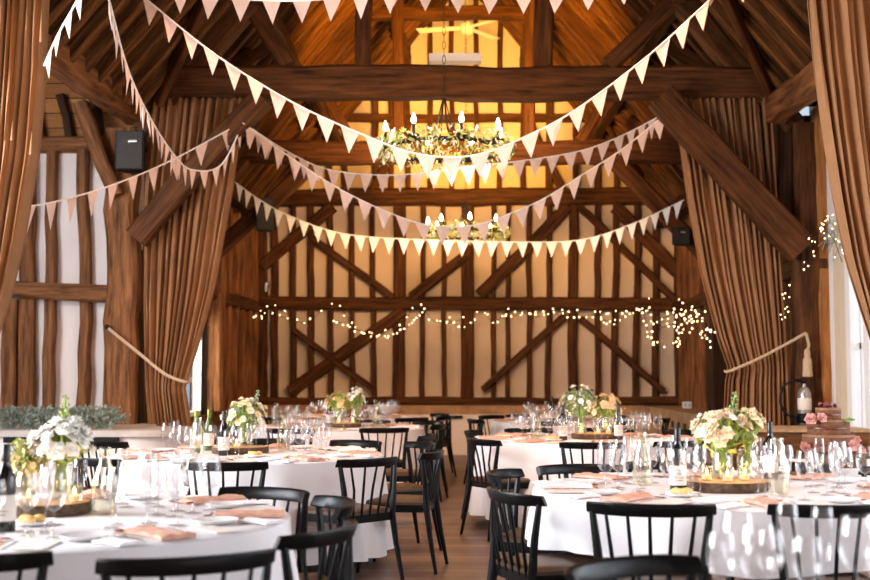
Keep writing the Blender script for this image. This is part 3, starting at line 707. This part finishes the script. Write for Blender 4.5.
carafe_p = [('body', [(.001,.002),(.042,.002),(.047,.01),(.048,.12),(.04,.16),(.024,.2),(.022,.24),(.026,.26),(.025,.26),(.021,.24),(.023,.2),(.039,.158),(.046,.12),(.045,.012),(.001,.008)], 'jar_glass', 20)]
bottle_p = [('body', [(.001,.0),(.036,.0),(.0385,.006),(.0385,.16),(.036,.185),(.022,.215),(.0145,.235),(.0135,.29),(.001,.292)], 'bottle_glass', 20),
            ('label', [(.0388,.035),(.0392,.036),(.0392,.125),(.0388,.126)], 'label_paper', 20), ('foil', [(.014,.235),(.0148,.24),(.0148,.298),(.0125,.301),(.001,.301)], 'foil_black', 14)]
PROTO = {}
def proto(kind, parts, whole):
    key = (kind, whole)
    if key not in PROTO: PROTO[key] = [lathe_thing(parts, kind, whole), False]
    p = PROTO[key]
    if not p[1]: p[1] = True; return p[0]
    return copy_tree(p[0])
NM = {'wine_glass': ('large wine glass', wine_p), 'white_wine_glass': ('small wine glass', white_p), 'champagne_flute': ('champagne flute', flute_p)}
def glass(kind, x, y, label, cat, group, whole):
    o = proto(kind, NM[kind][1], whole); o.location = (x, y, TZ); o.rotation_euler = (0, 0, R.uniform(0, 6)); tag(o, label, cat, group)
    return o
# cutlery prototypes
def knife():
    t = empty('table_knife'); MB().tube([(0,-.11,.004),(0,-.02,.004)], [.005,.004], 6, flat=(1.2,.7)).build('handle','copper',t)
    MB().add([(-.003,-.02,.003),(.004,-.02,.003),(.008,.04,.003),(.006,.1,.003),(-.004,.11,.003),(-.004,-.02,.005),(.004,-.02,.005),(.008,.04,.005),(.006,.1,.005),(-.004,.11,.005)],[(4,3,2,1,0),(5,6,7,8,9),(0,1,6,5),(1,2,7,6),(2,3,8,7),(3,4,9,8),(4,0,5,9)]).build('blade','steel',t); return t
def fork():
    t = empty('table_fork'); MB().tube([(0,-.1,.004),(0,.03,.004)], [.006,.003], 6, flat=(1.2,.6)).build('handle','steel',t)
    b = MB().box((0,.042,.004),(.022,.024,.002))
    for i in range(4): b.box((-.009+.006*i,.074,.005),(.0025,.045,.002))
    b.build('tines','steel',t); return t
def spoon():
    t = empty('dessert_spoon'); MB().tube([(0,-.09,.004),(0,.04,.005)], [.006,.003], 6, flat=(1.2,.6)).build('handle','copper',t)
    MB().ball((0,.06,.008),.02,8,sq=.35).build('bowl','copper',t); return t
def plate():
    t = empty('side_plate'); 
    MB().lathe([(.001,.006),(.055,.006),(.078,.014),(.085,.018),(.086,.0165),(.07,.006),(.05,.001),(.001,.001)], 28).build('dish','china',t); return t
def napkin(mat):
    b = MB(); n = 8; vs = []
    for i in range(n+1):
        for j in range(5):
            u = i/n; v = j/4-.5; y = -.13+.26*u; x = v*(.13-.035*math.sin(PI*u))
            vs.append((x, y, .004+.012*abs(math.sin(u*7+v*5))+.012*(1-abs(v)*2)))
    m = 5; fs = [(i*m+j, i*m+j+1, (i+1)*m+j+1, (i+1)*m+j) for i in range(n) for j in range(4)]
    k = len(vs); vs2 = [(x, y, .001) for x, y, z in vs]; fs2 = [tuple(q+k for q in reversed(f)) for f in fs]
    edge = [i*m for i in range(n+1)]; edge2 = [i*m+4 for i in range(n+1)]
    sd = [(edge[i], edge[i+1], edge[i+1]+k, edge[i]+k) for i in range(n)]+[(edge2[i+1], edge2[i], edge2[i]+k, edge2[i+1]+k) for i in range(n)]
    sd += [(j+1, j, j+k, j+1+k) for j in range(4)]+[(n*m+j, n*m+j+1, n*m+j+1+k, n*m+j+k) for j in range(4)]
    return b.add(vs+vs2, fs+fs2+sd).build('napkin', mat)
CP = {}
def cp(key, fn):
    if key not in CP: CP[key] = fn(); return CP[key]
    return copy_tree(CP[key])
def setting(key, ang, idx, whole, ng):
    cx, cy, nm = TABLES[key]; d = Vector((math.cos(ang), math.sin(ang))); l = Vector((-d.y, d.x))
    sd = SEATS[idx]
    def at(r, s): v = d*r+l*s; return cx+v.x, cy+v.y
    face = ang-PI/2+PI
    x, y = at(.80, 0); pink = (idx*3+len(key)+ord(key[1])) % 5 != 0
    o = cp('nap%d' % pink, lambda: napkin('napkin_pink' if pink else 'napkin_white')); o.location = (x, y, TZ+.001); o.rotation_euler = (0, 0, face+R.uniform(-.2,.2))
    tag(o, '%s folded napkin at the %s place of the %s' % ('pink' if pink else 'white', sd, nm), 'napkin', 'napkins on the %s' % nm)
    x, y = at(.80, .225); o = cp('menu', lambda: MB().box((0,0,.002),(.10,.21,.002)).box((.0,.0,.0035),(.09,.19,.001)).build('menu_card','label_paper')); o.location = (x, y, TZ); o.rotation_euler = (0, 0, face+R.uniform(-.15,.15))
    tag(o, 'pale menu card at the %s place of the %s' % (sd, nm), 'menu card', 'menu cards on the %s' % nm)
    x, y = at(.70, -.225); o = cp('plate', plate); o.location = (x, y, TZ); tag(o, 'white side plate at the %s place of the %s' % (sd, nm), 'plate', 'side plates on the %s' % nm)
    if not whole or key == 'T2':
        for s, nmk, f in ((-.105,'fork',fork),(.11,'knife',knife)):
            x, y = at(.76, s); o = cp(nmk, f); o.location = (x, y, TZ); o.rotation_euler = (0, 0, face+R.uniform(-.15,.15)); tag(o, 'silver %s at the %s place of the %s' % (nmk, sd, nm), nmk, 'cutlery on the %s' % nm)
    x, y = at(.645, .0); o = cp('spoon', spoon); o.location = (x, y, TZ); o.rotation_euler = (0, 0, face+PI/2+R.uniform(-.08,.08)); tag(o, 'copper-toned dessert spoon at the %s place of the %s' % (sd, nm), 'spoon', 'dessert spoons on the %s' % nm)
    x, y = at(.865, -.20); o = cp('nap2', lambda: napkin('napkin_white')); o.location = (x, y, TZ+.001); o.rotation_euler = (0, 0, face+R.uniform(-1.2,1.2)); o.scale = (.8,.55,.6)
    tag(o, 'small white folded cloth at the %s place of the %s' % (sd, nm), 'napkin', 'white cloths on the %s' % nm)
    spots = [('wine_glass', .56, .10), ('champagne_flute', .47, .17), ('white_wine_glass', .52, .0), ('white_wine_glass', .42, .06), ('wine_glass', .60, .21), ][:ng]
    for q, (k, r, s) in enumerate(spots):
        x, y = at(r+R.uniform(-.02,.02), s+R.uniform(-.02,.02))
        which = '' if q < 3 else ('second ' if q == 3 else 'outer ')
        glass(k, x, y, '%s%s at the %s place of the %s' % (which, NM[k][0], sd, nm), 'glass', '%ss on the %s' % (NM[k][0], nm), whole)
SEATS = ['right', 'far right', 'far', 'far left', 'left', 'near left', 'near', 'near right']
for key, whole, ng, off in [('T1', False, 5, .25), ('T2', True, 4, .1), ('T3', False, 5, .2), ('T4', True, 5, .3), ('T5', True, 5, .1), ('T8', True, 3, .2), ('T9', True, 4, .35)]:
    for i in range(8): setting(key, off+i*PI/4-.2, i, whole, ng)
# out-of-focus glasses on the nearest table
for i, (px, Y, k) in enumerate([(815,2.88,'champagne_flute'),(848,2.86,'wine_glass'),(732,2.92,'wine_glass'),(764,2.84,'white_wine_glass'),(781,2.98,'champagne_flute'),(716,2.78,'white_wine_glass'),(752,2.70,'wine_glass'),(800,2.72,'white_wine_glass'),(868,2.72,'champagne_flute')]):
    x = (px-465)/(1208/Y)
    glass(k, x, Y, 'blurred %s at the bottom right corner, %s' % (NM[k][0], ['tallest, left of the big round one','big and round at the far right','second from the left','right of the leftmost pair','thin, in the middle','leftmost of all','low, left of centre','low, right of centre','at the very edge'][i]), 'glass', 'blurred foreground glasses', False)

# bottles
def bottle(px, py, Y, label, green=False):
    x = (px-465)/(1208/Y)
    whole = False; key = ('wine_bottle', green)
    if key not in PROTO:
        parts = [list(p) for p in bottle_p]
        if green: parts[0][2] = 'bottle_green'; parts[2][2] = 'foil_green'
        t = lathe_thing([tuple(p) for p in parts], 'wine_bottle'); PROTO[key] = t; o = t
        ink = MB()
        for zz, hw in ((.105,.5),(.09,.35),(.07,.6),(.058,.4)):
            ink.add([(.0396*math.sin(q), -.0396*math.cos(q), zz+dz) for dz in (-.002,.002) for q in (-hw,-hw/2,0,hw/2,hw)], [(j,j+1,j+6,j+5) for j in range(4)])
        lab = [c for c in t.children if c.name.startswith('label')][0]
        ink.build('print', 'label_ink', lab)
    else: o = copy_tree(PROTO[key])
    o.location = (x, Y, TZ); tag(o, label, 'bottle', 'wine bottles on the tables')
bottle(5, 0, 4.25, 'dark wine bottle with white label at the left picture edge')
bottle(224, 0, 8.35, 'dark wine bottle with cream label, middle left table, foremost of three')
bottle(196, 0, 8.6, 'green-necked wine bottle, leftmost on the middle left table', True)
bottle(209, 0, 8.9, 'green-necked wine bottle between the other two on the middle left table', True)
bottle(675, 0, 5.72, 'dark wine bottle with cream label standing before the log slice, front right table')
bottle(766, 0, 6.5, 'dark wine bottle right of the flowers on the front right table')
bottle(562, 0, 10.4, 'dark wine bottle left of the flowers, middle right table')
bottle(617, 0, 10.5, 'dark wine bottle right of the flowers, middle right table')
bottle(551, 0, 14.9, 'distant wine bottle on the rearmost right table')
bottle(330, 0, 13.3, 'distant wine bottle left of the flowers on the third left table')
# carafes
for key, px, Y, wh in [('T1',105,4.75,'right of the flowers'),('T2',198,8.3,'left of the dark bottle'),('T2',284,8.8,'right of the flowers'),('T3',774,5.6,'right of the log slice'),('T3',640,6.1,'left of the bottle'),('T4',535,10.6,'left side'),('T5',276,12.9,'left side'),('T5',378,13.0,'right side')]:
    o = proto('water_carafe', carafe_p, False); o.location = ((px-465)/(1208/Y), Y, TZ); tag(o, 'clear glass water carafe on the %s, %s' % (TABLES[key][2], wh), 'carafe', 'water carafes')

# ------------------------------------------------------------ centrepieces
def flower_mb(kind, s, rr):
    b = MB()
    for ring, (k, r0, tz) in enumerate([(6, 1, .15), (5, .65, .45), (3, .35, .7)]):
        for i in range(k):
            q = 2*PI*i/k+ring*.5+rr.uniform(-.2,.2); c, s_ = math.cos(q), math.sin(q); w_ = .5*r0
            vs = [(0,0,0),(c*.6*r0-s_*w_, s_*.6*r0+c*w_, tz*.7),(c*r0, s_*r0, tz),(c*.6*r0+s_*w_, s_*.6*r0-c*w_, tz*.7)]
            b.add([tuple(Vector(v)*s) for v in vs], [(0,1,2,3)])
    b.ball((0,0,.35*s), .22*s, 6, 0)
    return b
def arrangement(key, x, y, z, rad, h, mats, label, nfl=22, spike=None, leafm=('leaf','leaf_yellow'), seed=1, fs=.028, jar=True):
    rr = random.Random(seed); t = empty('flower_vase', (x, y, z)); tag(t, label, 'flowers', 'flower centrepieces')
    MB().lathe([(.001,.0),(.045,.0),(.05,.01),(.05,.1),(.04,.12),(.042,.14),(.04,.14),(.038,.12),(.047,.1),(.047,.012),(.001,.006)], 18).build('jar','jar_glass',t)
    zc = h-rad[2]
    st = MB(); pos = []
    for i in range(int(nfl*1.7)):
        q = rr.uniform(0, 2*PI); ph = rr.uniform(-.3, 1.35); rho = rr.uniform(.75, 1.0)
        p = Vector((rad[0]*rho*math.cos(q)*math.cos(ph), rad[1]*rho*math.sin(q)*math.cos(ph), zc+rad[2]*rho*math.sin(ph))); pos.append(p)
        st.tube([(rr.uniform(-.02,.02), rr.uniform(-.02,.02), .03), (p.x*.2, p.y*.2, .15), p], .0025, 4)
    s_ = st.build('stems', 'leaf', t); s_['kind'] = 'stuff'
    lf = MB(); leafcloud(lf, (0,0,zc), (rad[0]*.85, rad[1]*.85, rad[2]*.85), 200, .022, tuple(range(len(leafm))), rr=rr)
    o = lf.build('foliage', list(leafm), t); o['kind'] = 'stuff'
    for p in pos:
        o = flower_mb(0, fs*rr.uniform(.8,1.35), rr).build('bloom', rr.choice(mats), t); o.location = p
        d = (p-Vector((0,0,zc-.05))).normalized(); o.rotation_euler = d.to_track_quat('Z','Y').to_euler()
    if spike:
        for dx, dy, hh, m in spike:
            sp = MB(); tip = Vector((dx, dy, hh)); sp.tube([(0,0,.1),(dx*.5,dy*.5,hh*.6),tip], .004, 5, 0)
            for i in range(26):
                u = .5+.5*i/26; p = Vector((dx*u, dy*u, hh*u)); q = i*2.4; k = .022*(1.5-u)
                sp.ball(p+Vector((math.cos(q)*k, math.sin(q)*k, 0)), .013*(1.35-u)*1.2, 6, 1)
            sp.build('flower_spike', ['leaf', m], t)
    return t
def centrepiece(key, lx, ly, r, where, tl, dots=True):
    cx, cy, nm = TABLES[key]; t = empty('log_slice', (lx, ly, TZ)); tag(t, 'round log slice with bark edge in the middle of the %s' % nm, 'log slice', 'log slices')
    n = 40; rr = random.Random(nm); b = MB(); pr = []
    for z, k in [(0,.97),(.008,1.0),(.025,1.01),(.045,.99)]:
        pr.append([(r*k*(1+.02*math.sin(3*q+1)+rr.uniform(-.008,.008))*math.cos(q), r*k*(1+.02*math.sin(3*q+1))*math.sin(q), z) for q in [2*PI*i/n for i in range(n)]])
    vs = [v for ring in pr for v in ring]; b.add(vs, [(i*n+j, i*n+(j+1)%n, (i+1)*n+(j+1)%n, (i+1)*n+j) for i in range(3) for j in range(n)]+[tuple(range(n-1,-1,-1))])
    b.build('bark_edge', 'bark', t)
    MB().lathe([(.001,.046),(r*.3,.046),(r*.97,.0455),(r*.97,.043),(.001,.043)], n).build('cut_face', 'log_top', t)
    for i, (dx, dy) in enumerate(tl):
        j = empty('tealight_holder', (lx+dx, ly+dy, TZ+.0465)); tag(j, 'lit tealight in a small glass jar on the %s, %s' % (nm, ['left one','right one','near one','far one'][i]), 'tealight', 'tealights on the log slices')
        MB().lathe([(.001,.001),(.03,.001),(.034,.01),(.034,.06),(.033,.07),(.032,.07),(.032,.01),(.001,.005)], 14).build('jar','jar_glass',j)
        wx = MB().lathe([(.001,.006),(.02,.006),(.02,.028),(.001,.027)], 12).build('candle','wax',j)
        MB().lathe([(.001,.028),(.006,.036),(.005,.044),(.001,.058)], 8).build('flame','flame_glow',wx)
        if key in ('T1','T2','T3','T4','T5'):
            ld = bpy.data.lights.new('tealight_light','POINT'); ld.energy = .3; ld.color = (1,.55,.2); ld.shadow_soft_size = .02
            lo = bpy.data.objects.new('tealight_light', ld); C.objects.link(lo); lo.parent = j; lo.location = (0,0,.085)
TZL = TZ+.0465
WH = ['petal_white','petal_white','petal_cream']
centrepiece('T1', -1.66, 4.80, .17, '', [(-.03,-.12),(.12,-.03)])
arrangement('T1', -1.66+.03, 4.88, TZL, (.12,.11,.10), .32, ['petal_white'], 'jar of big white stocks with a tall green spike, front left table', 36, [(.01,.0,.42,'leaf_yellow')], seed=3, fs=.034)
arrangement('T1', -1.66-.12, 4.86, TZL, (.09,.09,.09), .24, ['leaf_yellow','petal_cream'], 'jar of pale green filler blossom beside the white stocks, front left table', 26, seed=4, fs=.018, leafm=('leaf_yellow','petal_cream'))
centrepiece('T2', -1.60, 8.60, .20, '', [(.0,-.13),(-.13,-.02)])
arrangement('T2', -1.58, 8.66, TZL, (.17,.15,.14), .34, ['petal_white','petal_cream','petal_cream'], 'jar of cream garden flowers on the middle left table', 26, [(.1,0,.40,'leaf_dusty')], seed=5, leafm=('leaf','leaf_dusty'))
centrepiece('T3', 1.25, 5.87, .205, '', [(-.02,-.12),(.08,-.04),(-.1,-.04)])
arrangement('T3', 1.25, 5.95, TZL, (.16,.15,.12), .33, ['petal_white','petal_cream','petal_cream'], 'jar of cream and white flowers with a spike on the front right table', 34, [(.07,0,.42,'leaf')], seed=6, fs=.03)
arrangement('T3', 1.37, 5.95, TZL, (.08,.08,.07), .34, ['petal_cream'], 'small jar of white flowers leaning right, front right table', 14, seed=16, fs=.026)
centrepiece('T4', 1.13, 10.7, .20, '', [(-.12,-.08),(.02,-.14),(.12,-.06)])
arrangement('T4', 1.02, 10.75, TZL, (.17,.15,.15), .42, ['petal_white','leaf_dusty'], 'jar of frothy white blossom on the middle right table, left of two', 24, seed=7, leafm=('leaf_dusty','leaf','petal_white'))
arrangement('T4', 1.24, 10.75, TZL, (.17,.14,.13), .34, ['petal_peach','petal_cream','petal_peach'], 'jar of peach flowers on the middle right table, right of two', 30, seed=8)
centrepiece('T5', -1.30, 13.0, .18, '', [(-.04,-.12),(.1,-.06)])
arrangement('T5', -1.36, 13.05, TZL, (.15,.14,.13), .34, ['petal_peach','leaf_yellow'], 'jar of yellow-peach flowers on the third left table', 22, seed=9)
arrangement('T5', -1.18, 13.1, TZL, (.10,.1,.12), .38, ['petal_white'], 'jar of white flowers on the third left table', 18, seed=10)
centrepiece('T8', -1.45, 16.0, .18, '', [(0,-.12)]); centrepiece('T9', 1.28, 15.0, .18, '', [(0,-.12)])
arrangement('T9', 1.28, 15.05, TZL, (.14,.14,.12), .30, ['petal_cream'], 'jar of cream flowers on the rearmost right table', 14, seed=11)
# bread plates
for i, (x, y, nm) in enumerate([(-1.58,4.42,'front left table'),(-1.42,8.2,'middle left table'),(.98,5.55,'front right table'),(.75,10.35,'middle right table')]):
    t = empty('bread_plate', (x, y, TZ)); tag(t, 'white plate with golden butter bread on the %s' % nm, 'plate of bread', 'bread plates')
    MB().lathe([(.001,.005),(.05,.005),(.075,.013),(.08,.016),(.07,.005),(.001,.001)], 24).build('dish','china',t)
    for a, b_ in ((-.025,0),(.025,.005),(.0,-.03)): MB().ball((a, b_, .022), .026, 8, sq=.6).build('bread_roll','bread',t)

# ------------------------------------------------------------ cake and its table
cx, cy = P(832, 467, 7.3).x, 7.3
t = empty('side_table', (2.55, 7.65, 0)); tag(t, 'small cake table against the right, mostly hidden', 'table')
MB().box((0,0,.72),(1.1,.9,.04)).build('table_top','oak_light',t,smooth=False)
for sx in (-.5,.5):
    for sy in (-.4,.4): MB().box((sx,sy,.35),(.05,.05,.7)).build('leg','oak_light',t,smooth=False)
o = MB().box((2.55,7.65,.745),(1.14,.94,.008)).box((2.55,7.18,.55),(1.14,.006,.38)).build('tablecloth','cloth'); tag(o,'plain white cloth over the cake table','tablecloth')
t = empty('cake_stand', (cx+.07, 7.45, .75)); tag(t, 'dark thick log block carrying the tiered cake', 'cake stand')
MB().lathe([(.001,0),(.17,0),(.175,.01),(.175,.085),(.17,.09),(.001,.09)], 28).build('bark_edge','bark',t); MB().lathe([(.001,.091),(.16,.091),(.001,.0915)],24).build('cut_face','log_top',t)
k = empty('naked_cake', (cx+.02, 7.42, .842)); tag(k, 'tiered naked sponge cake with pink roses and berries', 'cake')
z = 0
for r, hh in ((.155,.10),(.125,.09),(.075,.07)):
    tr = MB()
    for i in range(2):
        a = z+hh*i/2; tr.lathe([(.001,a),(r*.97,a),(r,a+.008),(r,a+hh/2-.016),(r*.97,a+hh/2-.01),(.001,a+hh/2-.01)], 26, 0)
    tr.build('sponge_tier','sponge',k)
    MB().lathe([(.001,z+hh/2-.01),(r*1.01,z+hh/2-.01),(r*1.02,z+hh/2-.004),(r*1.0,z+hh/2+.001),(.001,z+hh/2+.001)], 26).build('jam_layer','jam',k)
    MB().lathe([(.001,z+hh-.012),(r*1.01,z+hh-.012),(r*.98,z+hh+.002),(.001,z+hh+.003)], 26).build('cream_layer','cream',k)
    z += hh
for dx, dy, dz, s in [(-.13,-.09,.20-.005,.035),(-.16,-.08,.02,.04),(.10,-.13,.04,.038),(.15,-.1,.015,.04),(.17,-.03,.01,.035),(-.07,-.11,.205,.03),(.13,-.1,.07,.03)]:
    o = flower_mb(0, s*1.25, R).build('rose','rose_pink',k); o.location = (dx,dy,dz); o.rotation_euler = (R.uniform(.6,1.2),0,R.uniform(-.6,.6))
for i in range(16):
    q = R.uniform(0,6.28); o = MB().ball((.05*math.cos(q)*R.uniform(.2,1), .05*math.sin(q)*R.uniform(.2,1), z+.012+R.uniform(0,.012)), .014, 8).build('berry','berry',k)
MB().add([(.05,-.115,.19),(.09,-.12,.21),(.13,-.1,.195),(.09,-.125,.18),(.05,-.11,.188),(.13,-.09,.188)],[(0,1,2,3),(0,4,5,2)]).build('leaf','leaf',k)

# wicker chest / shelf behind, extinguisher
o = MB().box((3.35, 12.3, .40), (1.1, .9, .72)).build('low_cupboard', 'oak_light'); 
bpy.data.objects.remove(o)
t = empty('low_cupboard', (3.3, 12.2, 0)); tag(t, 'low wooden cupboard at the foot of the right post', 'cupboard')
MB().box((0,0,.38),(1.2,.8,.76)).build('body','oak_light',t,smooth=False); MB().box((0,0,.775),(1.26,.86,.03)).build('top','log_top',t,smooth=False)
for sx in (-.3,.3):
    d = MB().box((sx,-.405,.38),(.52,.02,.6)).build('door','oak_light',t,smooth=False); MB().ball((sx*.3,-.42,.45),.02).build('knob','iron',d)
e = P(805, 425, 12.85); t = empty('fire_extinguisher', e); tag(t, 'silver fire extinguisher with black hose on the right post', 'fire extinguisher')
MB().lathe([(.001,.0),(.06,.0),(.07,.02),(.07,.33),(.05,.38),(.02,.40),(.02,.43),(.001,.43)], 18).build('cylinder','extinguisher_grey',t)
MB().lathe([(.0715,.02),(.0725,.022),(.0725,.12),(.0715,.122)], 18).build('base_band','black_plastic',t)
MB().lathe([(.0708,.16),(.0718,.162),(.0718,.28),(.0708,.282)], 18).build('label','label_paper',t)
MB().box((0,0,.45),(.05,.04,.03)).box((-.04,0,.48),(.12,.025,.012)).box((-.04,0,.455),(.1,.02,.01)).build('lever','black_plastic',t)
MB().tube(spline([(0,0,.44),(-.1,-.02,.47),(-.22,-.02,.40),(-.26,-.02,.25),(-.20,-.02,.12),(-.12,-.02,.08),(-.10,-.02,.0)], 6), .013, 6).build('hose','black_plastic',t)
MB().tube([(-.10,-.02,.1),(-.10,-.02,-.06)], [.018,.026], 8).build('nozzle','black_plastic',t)

# ------------------------------------------------------------ lights
def area(name, loc, tgt, sx, sy, e, col, spread=PI):
    l = bpy.data.lights.new(name, 'AREA'); l.shape = 'RECTANGLE'; l.size = sx; l.size_y = sy; l.energy = e; l.color = col; l.spread = spread
    o = bpy.data.objects.new(name, l); C.objects.link(o); o.location = loc
    o.rotation_euler = (Vector(tgt)-Vector(loc)).to_track_quat('-Z', 'Y').to_euler(); return o
def spot(name, loc, tgt, e, col, ang, rad=.12, blend=.8):
    l = bpy.data.lights.new(name, 'SPOT'); l.energy = e; l.color = col; l.spot_size = ang; l.spot_blend = blend; l.shadow_soft_size = rad
    o = bpy.data.objects.new(name, l); C.objects.link(o); o.location = loc
    o.rotation_euler = (Vector(tgt)-Vector(loc)).to_track_quat('-Z', 'Y').to_euler(); return o
# daylight through the left windows, the right doors and the small back window
area('daylight_left', (-7.4, 4.4, 2.9), (0, 4.2, .6), 6.6, 3.6, 1500, (.93, .95, 1))
area('daylight_right_near', (4.4, 5.0, 1.9), (0, 5, .9), 5, 2.6, 180, (.9, .94, 1))
area('daylight_right_far', (4.4, 10.8, 1.7), (0, 10.8, 1), 4.2, 2.6, 26, (.84, .9, 1))
area('daylight_back_window', (-4.1, 16.3, 1.45), (0, 16.3, 1.0), 1.9, 1.2, 60, (1, .9, .75))
# uplights on the tie beams
WARM = (1, .46, .05)
spot('uplight_main', (lp.x, 13.5, 4.95), (0, 19.8, 8.2), 1150, WARM, 1.8, .2)
spot('uplight_rear', (.0, 17.5, 4.75), (0, 21.4, 6.6), 560, (1, .50, .08), 1.45, .2)
spot('uplight_front', (0, 12.6, 4.75), (0, 8, 8), 160, WARM, 2.6, .2)
# unseen warm fill spots, added overhead without fittings
FILL = (1, .60, .33)
for x, e in ((-2.2, 330), (2.2, 330)):
    spot('fill_spot', (x, 3.6, 4.9), (x*.3, 15, 1.2), e, FILL, 1.05, .15)
for x in (-1.6, 1.6):
    spot('fill_downlight', (x, 9.5, 5.6), (x*.9, 11.0, .8), 300, (1, .55, .34), 1.7, .15)  # fill added to warm the table tops from above
spot('fill_downlight', (1.4, 4.6, 5.4), (1.3, 6.2, .8), 210, (1, .55, .36), 1.3, .15)
spot('back_wash', (0, 14.2, 4.2), (0, 21.5, 2.2), 430, (1, .57, .30), 1.9, .2)  # added spot to brighten the back wall, no fitting there
spot('side_wash', (0.5, 16.4, 4.1), (-3.6, 18.5, 2.0), 120, (1, .62, .28), 1.7, .2)

wd = bpy.data.worlds.new('World'); bpy.context.scene.world = wd; wd.use_nodes = True
bg = wd.node_tree.nodes['Background']; bg.inputs[0].default_value = (.72, .84, 1, 1); bg.inputs[1].default_value = .5

cam = bpy.data.cameras.new('camera'); co = bpy.data.objects.new('camera', cam); C.objects.link(co)
cam.sensor_width = 36; cam.lens = 36*FPX/870; cam.clip_end = 200
mw = Matrix((Rt, Up, -Fw)).transposed().to_4x4(); mw.translation = CAM; co.matrix_world = mw
bpy.context.scene.cycles.transparent_max_bounces = 48
cam.dof.use_dof = True; cam.dof.focus_distance = 7.6; cam.dof.aperture_fstop = 2.6
sc = bpy.context.scene; sc.camera = co
sc.view_settings.view_transform = 'Standard'; sc.view_settings.look = 'None'; sc.view_settings.gamma = 1; sc.view_settings.exposure = .75
